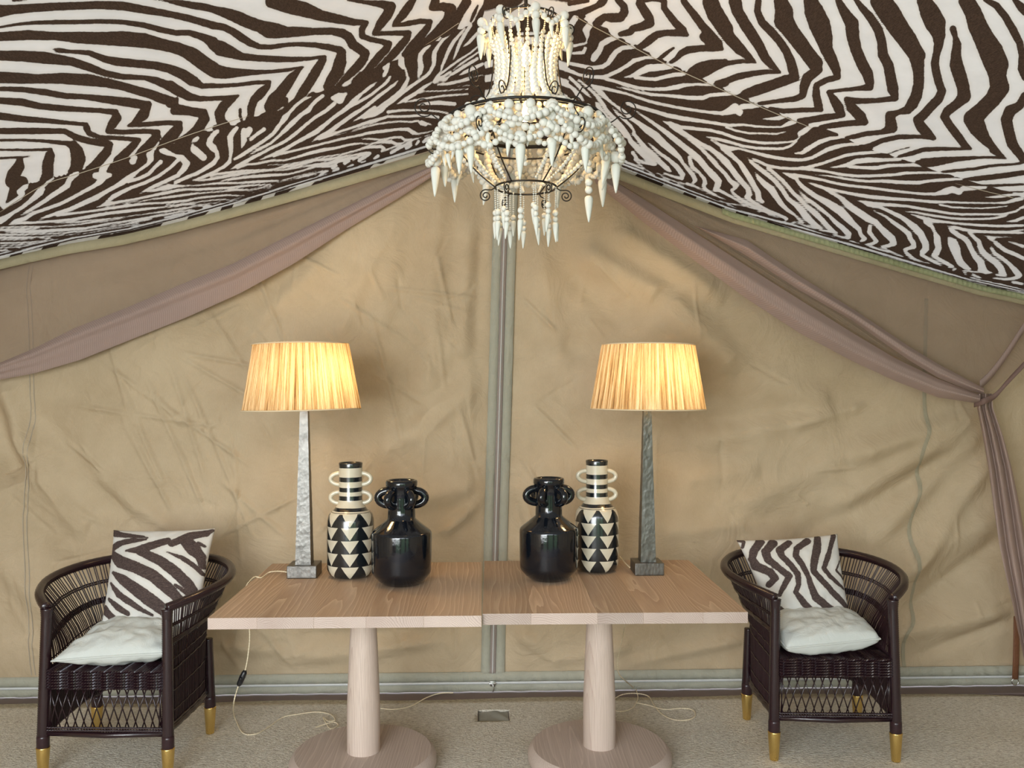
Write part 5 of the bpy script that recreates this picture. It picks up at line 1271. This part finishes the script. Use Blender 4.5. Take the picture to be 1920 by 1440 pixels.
chair(1.496, 3.765, math.radians(-3.5), 'dark cane tub armchair at the right end of the tables, holding an upright stripe pillow')

# ------------------------------------------------------------ cushions
def cushion(name, c00, c10, c11, c01, T, mat, label, cat, group, pinch=.05, n=44, wr=.004, seed=0, power=.55, strokes=None, tile=None, piping=None, sag=0):
    """quad corners BL, BR, TR, TL; both faces puffed along the normal"""
    A, B, Cc, Dd = [Vector(c) for c in (c00, c10, c11, c01)]
    nrm = ((B-A)+(Cc-Dd)).cross((Dd-A)+(Cc-B)).normalized()
    V = []; S = []
    mid = (A+B+Cc+Dd)/4
    for side in (1, -1):
        for j in range(n+1):
            for i in range(n+1):
                u = i/n; v = j/n
                uu = u+(.5-u)*pinch*4*(v*(1-v))*1.0*(1 if True else 0); vv = v+(.5-v)*pinch*4*(u*(1-u))
                p = A*(1-uu)*(1-vv)+B*uu*(1-vv)+Cc*uu*vv+Dd*(1-uu)*vv
                e = (4*u*(1-u))*(4*v*(1-v)); h = T/2*(e**power)
                w_ = wr*(mnoise.noise(Vector((u*7+seed, v*7, side)))+.5*mnoise.noise(Vector((u*15+seed, v*15, side))))*min(1, e*5)
                p = p+nrm*side*(h+w_); p = p-Vector((0,0,sag*e**.8))*(1 if side == 1 else .2)
                V.append(p-mid); S.append((u, v))
    f = [tuple(q) for q in gridfaces(n+1, n+1)]+[tuple(q+(n+1)**2) for q in gridfaces(n+1, n+1, True)]
    o = fastmesh(name, V, f, mat); o.location = mid
    bm = bmesh.new(); bm.from_mesh(o.data)
    if strokes:
        set_attr(o, 'stripe', [0]*len(V))
        S = np.array(S); (ax, ay), (bx, by), (cx_, cy_), (dx, dy) = tile
        u = S[:, 0]; v = S[:, 1]
        X = ax*(1-u)*(1-v)+bx*u*(1-v)+cx_*u*v+dx*(1-u)*v; Y = ay*(1-u)*(1-v)+by*u*(1-v)+cy_*u*v+dy*(1-u)*v
        fd = stroke_field([(0, 0, 1, strokes)], 0, 1300, 0, 800, 2.0); val = sample(fd, 0, 0, 2.0, X, Y)/3.0
        o.data.attributes['stripe'].data.foreach_set('value', val.astype(np.float32))
    bm.free()
    # weld the rim
    wm = o.modifiers.new('weld', 'WELD'); wm.merge_threshold = .0008
    tag(o, label, cat, group)
    if piping:
        m = MB(); pts = []
        for a, b_ in ((0,0),(1,0),(1,1),(0,1)):
            pass
        bd = [(i/n, 0) for i in range(n)]+[(1, j/n) for j in range(n)]+[(1-i/n, 1) for i in range(n)]+[(0, 1-j/n) for j in range(n)]
        for u, v in bd:
            uu = u+(.5-u)*pinch*4*(v*(1-v)); vv = v+(.5-v)*pinch*4*(u*(1-u))
            pts.append(A*(1-uu)*(1-vv)+B*uu*(1-vv)+Cc*uu*vv+Dd*(1-uu)*vv-mid+nrm*.0)
        m.tube(pts, piping, 6, True); m.build('piping', mat, o)
    return o
LP = """540,130,40 600,140,35 700,150,20 740,160,8;530,215,45 570,195,40 650,178,34 730,172,14;
615,245,12 700,240,55 760,215,55 850,180,45;700,250,50 820,310,60 900,370,65 970,440,65 1000,480,50;
880,200,45 960,150,55 1050,130,45 1080,110,20;960,190,70 1000,240,75 1030,270,55 1040,330,30;
855,255,8 940,290,28 1000,330,28 1040,370,24;
500,230,20 530,265,50 580,310,75 680,350,72 780,400,72 860,470,72 930,540,55;
530,370,20 600,420,60 680,480,72 760,540,80 840,600,70;515,430,16 570,500,38 640,550,38 700,590,28 760,620,16;
505,520,18 560,570,38 620,610,28;470,570,50 510,610,40 540,640,40;905,450,18 960,490,28 990,520,20;1020,195,22 1050,212,18;530,105,14 560,120,20"""
RP = """165,105,21 200,112,21 190,150,16;290,110,50 250,170,48 235,220,38 260,270,48 330,310,46 360,350,40 330,385,38;
360,120,54 310,180,48 320,230,48 380,290,40 440,340,40 420,380,38 400,420,30 390,450,25;
450,120,40 390,170,46 400,210,38 450,270,38 490,330,38 495,390,31 480,440,30 520,490,38 570,540,38 620,590,30;
560,110,46 490,160,38 480,210,38 520,270,38 550,340,31 570,400,38 600,470,46 680,530,46 760,570,46 830,590,33;
625,90,40 610,180,55 590,250,48 585,310,40 640,370,38 700,430,38 770,490,38 830,540,25;
725,80,35 700,160,31 680,220,38 650,290,31 690,340,30 750,385,23 790,410,16;765,240,11 735,300,15 790,350,15;
400,530,30 450,580,38 500,620,30"""
# left: seat cushion then pillow
cushion('seat_cushion', (-1.712,3.455,.480), (-1.262,3.475,.500), (-1.285,3.86,.530), (-1.665,3.87,.525), .165, M['linen'],
        'pale linen seat cushion with a pointed corner, in the left chair', 'cushion', 'pale linen seat cushions', .05, seed=1, wr=.012, piping=.004, power=.48)
cushion('seat_cushion', (1.272,3.520,.480), (1.672,3.530,.512), (1.70,3.91,.525), (1.275,3.93,.52), .150, M['linen'],
        'pale rounded linen seat cushion in the right chair', 'cushion', 'pale linen seat cushions', .0, seed=5, wr=.010, piping=.004, power=.30)
def pil(pxs, Ys): return [P(x, y, Y) for (x, y), Y in zip(pxs, Ys)]
q = pil([(189,1176),(371,1178),(404,990),(213,994)], [3.72,3.70,3.90,3.92])
cushion('scatter_pillow', *q, .15, M['zebra_pillow'], 'zebra print pillow with slanting stripes standing in the left chair', 'pillow', 'zebra print pillows', .045, n=90, seed=3, wr=.005, strokes=LP, tile=[(448,665),(1000,670),(1092,93),(527,103)], power=.5)
q = pil([(1451,1177),(1597,1173),(1570,1001),(1381,1013)], [3.80,3.78,3.95,3.93])
cushion('scatter_pillow', *q, .15, M['zebra_pillow'], 'zebra print pillow with upright wavy stripes tilted in the right chair', 'pillow', 'zebra print pillows', .045, n=90, seed=9, wr=.005, strokes=RP, tile=[(382,632),(838,620),(752,66),(162,103)], power=.5)
# ------------------------------------------------------------ beaded chandelier
KX, KY = P(986, 300, 2.72).x, 2.72
ch = empty('chandelier', (KX, KY, 0), 0, 'tiered chandelier of white beads and horn drops on black iron scrolls', 'chandelier')
R1, Z1 = .110, 2.735; R2, Z2 = .253, 2.410; R3, Z3 = .097, 2.207; R4, Z4 = .20, 2.352
def circ(r, z, n=72): return [(r*math.cos(2*PI*k/n), r*math.sin(2*PI*k/n), z) for k in range(n)]
for r, z, th in ((R1, Z1, .0035), (R2, Z2, .0048), (R3, Z3, .0032), (R4, Z4, .003)):
    m = MB(); m.tube(circ(r, z), th, 8, True)
    if r == R2: m.tube(circ(r-.004, z-.007), .0025, 6, True)
    m.build('iron_ring', M['iron'], ch)
m = MB(); m.tube([(0,0,float(edge_z(KX))-.02),(0,0,2.52)], .006, 8); m.tube([(R1,0,Z1),(0,0,Z1+.06),(-R1,0,Z1)], .003, 6); m.tube([(0,R1,Z1),(0,0,Z1+.06),(0,-R1,Z1)], .003, 6)
m.tube([(R4,0,Z4),(0,0,Z4+.01),(-R4,0,Z4)], .003, 6); m.tube([(0,R4,Z4),(0,0,Z4+.01),(0,-R4,Z4)], .003, 6); m.tube([(0,0,2.52),(0,0,Z4+.01)], .005, 8)
m.build('hanging_rod', M['iron'], ch)
def pol(r, a, z): return Vector((r*math.cos(a), r*math.sin(a), z))
A6 = [k*PI/3 for k in range(6)]
def spiral(a, r0, z0_, rad, turns=1.9, start=-PI/2, sgn=1):
    """flat scroll in the radial plane; centre (r0, z0)"""
    pts = []; n = int(turns*18)
    for k in range(n+1):
        f = k/n; th = start+sgn*2*PI*turns*f; q = rad*(1-f*.84)
        pts.append(pol(r0+q*math.cos(th), a, z0_+q*math.sin(th)))
    return pts
for a in A6:
    m = MB(); c = interp_curve([pol(R1, a, Z1), pol(R1-.006, a, 2.68), pol(.105, a, 2.58), pol(.135, a, 2.48), pol(R2, a, Z2)], 6); m.tube(c, .0024, 6); m.build('strut', M['iron'], ch)
    m = MB(); c = interp_curve([pol(R2, a, Z2), pol(.215, a, 2.33), pol(.16, a, 2.26), pol(R3, a, Z3)], 6); m.tube(c, .0024, 6); m.build('strut', M['iron'], ch)
    for r0, z0_, rad, sg, stt in ((.325, 2.462, .034, 1, -PI*.75), (.158, 2.475, .034, -1, -PI*.25), (.292, 2.335, .030, 1, PI*.6), (.138, 2.715, .022, 1, PI), (.128, 2.180, .020, -1, PI*.6)):
        sp_ = spiral(a, r0, z0_, rad, 1.8, stt, sg)
        root = {.325: pol(R2, a, Z2), .158: pol(R2-.02, a, Z2+.005), .292: pol(R2, a, Z2-.005), .138: pol(R1, a, Z1), .128: pol(R3, a, Z3)}[r0]
        m = MB(); m.tube([root, (root+sp_[0])/2+Vector((0,0,-.004))]+sp_, .0021, 5); m.build('scroll', M['iron'], ch)
# shared bead / drop meshes
bm = bmesh.new(); bmesh.ops.create_icosphere(bm, subdivisions=2, radius=1.0)
bead_me = bpy.data.meshes.new('bead'); bm.to_mesh(bead_me); bm.free(); bead_me.materials.append(M['white_bead']); bead_me.polygons.foreach_set('use_smooth', [True]*len(bead_me.polygons))
bv = [v.co.copy() for v in bead_me.vertices]; bf = [tuple(p.vertices) for p in bead_me.polygons]
m = MB(); m.lathe([(.10,0),(.55,-.04),(.85,-.25),(1.0,-.7),(.98,-1.4),(.80,-2.8),(.55,-4.3),(.30,-5.6),(.12,-6.2)], 10)
drop_o = m.build('horn_drop', M['horn']); drop_me = drop_o.data; bpy.data.objects.remove(drop_o)
BEADS = []; DROPS = []          # (pos, radius, seg) ; (pos, radius, direction)
R = random.Random(21)
def string(pts, r0, r1, gap=.92, jit=.12):
    """thread beads along a curve, radius grows r0 -> r1"""
    c = interp_curve(pts, 10); L = [0]
    for i in range(1, len(c)): L.append(L[-1]+(c[i]-c[i-1]).length)
    tot = L[-1]; s = 0
    while s < tot:
        f = s/tot; r = (r0+(r1-r0)*f)*R.uniform(1-jit, 1+jit); s += r*gap
        if s > tot: break
        i = max(1, next(k for k in range(1, len(L)) if L[k] >= s-1e-9)); g = (s-L[i-1])/max(1e-9, L[i]-L[i-1])
        BEADS.append((c[i-1].lerp(c[i], g), r)); s += r*gap
def drop(p, r, lean=(0,0)):
    DROPS.append((Vector(p), r, lean))
# crown: seed beads then growing beads flaring out to the big ring
for k in range(26):
    a = 2*PI*(k+.5)/26; ja = R.uniform(-.03, .03)
    string([pol(R1+.004, a, Z1), pol(R1+.006, a, 2.70), pol(R1, a, 2.675)], .0028, .0034, jit=.05)
    string([pol(R1+.002, a+ja, 2.672), pol(.097, a+ja, 2.62), pol(.094, a, 2.55), pol(.108, a, 2.50), pol(.145, a, 2.455), pol(.225, a, 2.422)], .0068, .0130, jit=.08)
# swag and horns round the top
for k in range(8):
    a = 2*PI*(k+.2)/8; b_ = 2*PI*(k+1.2)/8
    string([pol(.132, a, 2.725), pol(.140, a*.7+b_*.3, 2.695), pol(.140, (a+b_)/2, 2.683), pol(.138, a*.3+b_*.7, 2.70), pol(.132, b_, 2.725)], .0085, .0085, jit=.3)
    for q in (0,): BEADS.append((pol(.142, a, 2.722), .0155)); BEADS.append((pol(.144, a, 2.696), .0135))
    drop(pol(.146, a, 2.684), R.uniform(.0095, .013), (R.uniform(-.25,.25), R.uniform(-.1,.1)))
    drop(pol(.135, (a+b_)/2, 2.68), R.uniform(.006, .008), (R.uniform(-.25,.25), 0))
# close rows of beads filling the basket
for row, (rr_, zz_, rb_) in enumerate(((.262, 2.375, .0125), (.272, 2.335, .0115), (.262, 2.295, .0105))):
    n_ = 20
    for k in range(n_):
        a = 2*PI*(k+.5*row)/n_; b_ = a+2*PI/n_
        if R.random() < .82: string([pol(rr_, a, zz_), pol(rr_+.004, (a+b_)/2, zz_-.022), pol(rr_, b_, zz_)], rb_, rb_, jit=.3)
# basket: heavy strings hanging from the big ring
for k in range(26):
    a = 2*PI*(k+.5)/26; big = k % 2 == 0
    zb_ = 2.30 if big else 2.325
    string([pol(R2, a, Z2-.008), pol(R2+.012, a, 2.37), pol(R2+.010, a, zb_)], .0165 if big else .0125, .0125 if big else .0095, jit=.28)
    drop(pol(R2+.010, a, zb_-.012), .0135 if k % 4 == 0 else R.uniform(.0075, .0095), (R.uniform(-.25,.25), R.uniform(-.15,.15)))
    # inner lining string running in to the small ring
    if k % 2 == 0: string([pol(R2-.012, a+.1, Z2-.012), pol(.225, a+.1, 2.33), pol(.165, a+.08, 2.262), pol(R3+.004, a, Z3+.006)], .0115, .0050, jit=.15)
    if k % 3 == 0: string([pol(R2-.03, a, Z2-.01), pol(.19, a, 2.36), pol(.16, a+.1, 2.30), pol(R3+.03, a+.2, 2.24)], .0125, .0085, jit=.25)
# loose loops outside the basket
for k in range(9):
    a = 2*PI*(k+.1)/9; b_ = a+2*PI/9; mid = (a+b_)/2
    string([pol(R2+.004, a, Z2-.01), pol(.288, a+.05, 2.365), pol(.308, mid, 2.33), pol(.288, b_-.05, 2.365), pol(R2+.004, b_, Z2-.01)], .0095, .0105, jit=.28)
    string([pol(.30, a, 2.345), pol(.318, a+.1, 2.305), pol(.305, mid, 2.275), pol(.285, b_-.1, 2.30), pol(R2+.02, b_, 2.33)], .0095, .0105, jit=.3)
    p = pol(.287, mid, 2.285)
    if k % 2 == 0:
        BEADS.append((p, .0205)); drop(p+Vector((0,0,-.020)), .0150, (R.uniform(-.05,.05), 0))
    else:
        BEADS.append((p, .013)); drop(p+Vector((0,0,-.012)), .0125, (R.uniform(-.1,.1), 0))
# one long drop hanging at the right as in the photo
p = Vector((P(1104, 330, 2.66).x-KX, 2.66-KY, P(1104,330,2.66).z)); string([p+Vector((0,0,.05)), p+Vector((0,0,-.0))], .010, .012); DROPS.append((p+Vector((0,0,-.062)), .0135, (0.0,0))); BEADS.append((p+Vector((0,0,-.02)), .0125)); BEADS.append((p+Vector((0,0,-.044)), .0125))
# bottom fringe
for k in range(13):
    a = 2*PI*(k+.3)/13; L_ = R.uniform(.055, .085); z = Z3-.004
    string([pol(R3+.002, a, z), pol(R3, a, z-L_)], .0034, .0040, jit=.06); z -= L_
    for r in (.0100, .0092): BEADS.append((pol(R3, a, z-r), r)); z -= 2*r*.97
    drop(pol(R3, a, z), R.uniform(.0082, .0100), (R.uniform(-.12,.12), R.uniform(-.12,.12)))
    if k % 3 == 1:
        string([pol(R3-.02, a, Z3), pol(R3-.02, a, z+.05)], .0034, .004, jit=.06); BEADS.append((pol(R3-.02, a, z+.04), .009)); drop(pol(R3-.02, a, z+.03), .0085)
# beads seen largest become individual parts, the rest one joined part
cy_view = Vector((-KX, -KY, CH))
def vis(p, r):
    front = -p.y/(math.hypot(p.x, p.y)+.02)
    return r/((p-cy_view).length)*(1.0 if front > -.25 else .55)
order = sorted(range(len(BEADS)), key=lambda i: -vis(*BEADS[i])); ind = set(order[:300])
m = MB()
first = True
for i, (p, r) in enumerate(BEADS):
    sq = R.uniform(.9, 1.05)
    if i in ind:
        o = bpy.data.objects.new('bead', bead_me); C.objects.link(o); o.parent = ch; o.location = p; o.scale = (r, r, r*sq); o.rotation_euler = (R.random(), R.random(), 0)
    else:
        if r < .006:
            n = 5; vs = [(p.x, p.y, p.z+r)]+[(p.x+r*math.cos(2*PI*k/n), p.y+r*math.sin(2*PI*k/n), p.z) for k in range(n)]+[(p.x, p.y, p.z-r)]
            m.add(vs, [(0, 1+k, 1+(k+1) % n) for k in range(n)]+[(n+1, 1+(k+1) % n, 1+k) for k in range(n)])
        else: m.add([p+v*r for v in bv], bf)
o = m.build('bead_strings', M['white_bead'], ch); tag(o, kind='stuff')
for p, r, lean in DROPS:
    o = bpy.data.objects.new('horn_drop', drop_me); C.objects.link(o); o.parent = ch; o.location = p; o.scale = (r, r, r*R.uniform(.92, 1.12)); o.rotation_euler = (lean[1], lean[0], R.random()*6)
# bulbs
for x, y, z, e in ((.0,-.01,2.61,1.9), (.02,.02,2.54,1.5), (0,-.03,2.42,2.4)):
    m = MB(); m.lathe([(.006,0),(.013,.006),(.015,.035),(.010,.06),(.002,.078)], 12, (x, y, z-.02)); m.build('bulb', M['bulb'], ch)
    l = bpy.data.lights.new('chandelier_glow', 'POINT'); l.energy = e; l.color = (1, .60, .24); l.shadow_soft_size = .02
    lo = bpy.data.objects.new('chandelier_glow', l); C.objects.link(lo); lo.parent = ch; lo.location = (x, y-.02, z+.02)
bpy.context.view_layer.update()
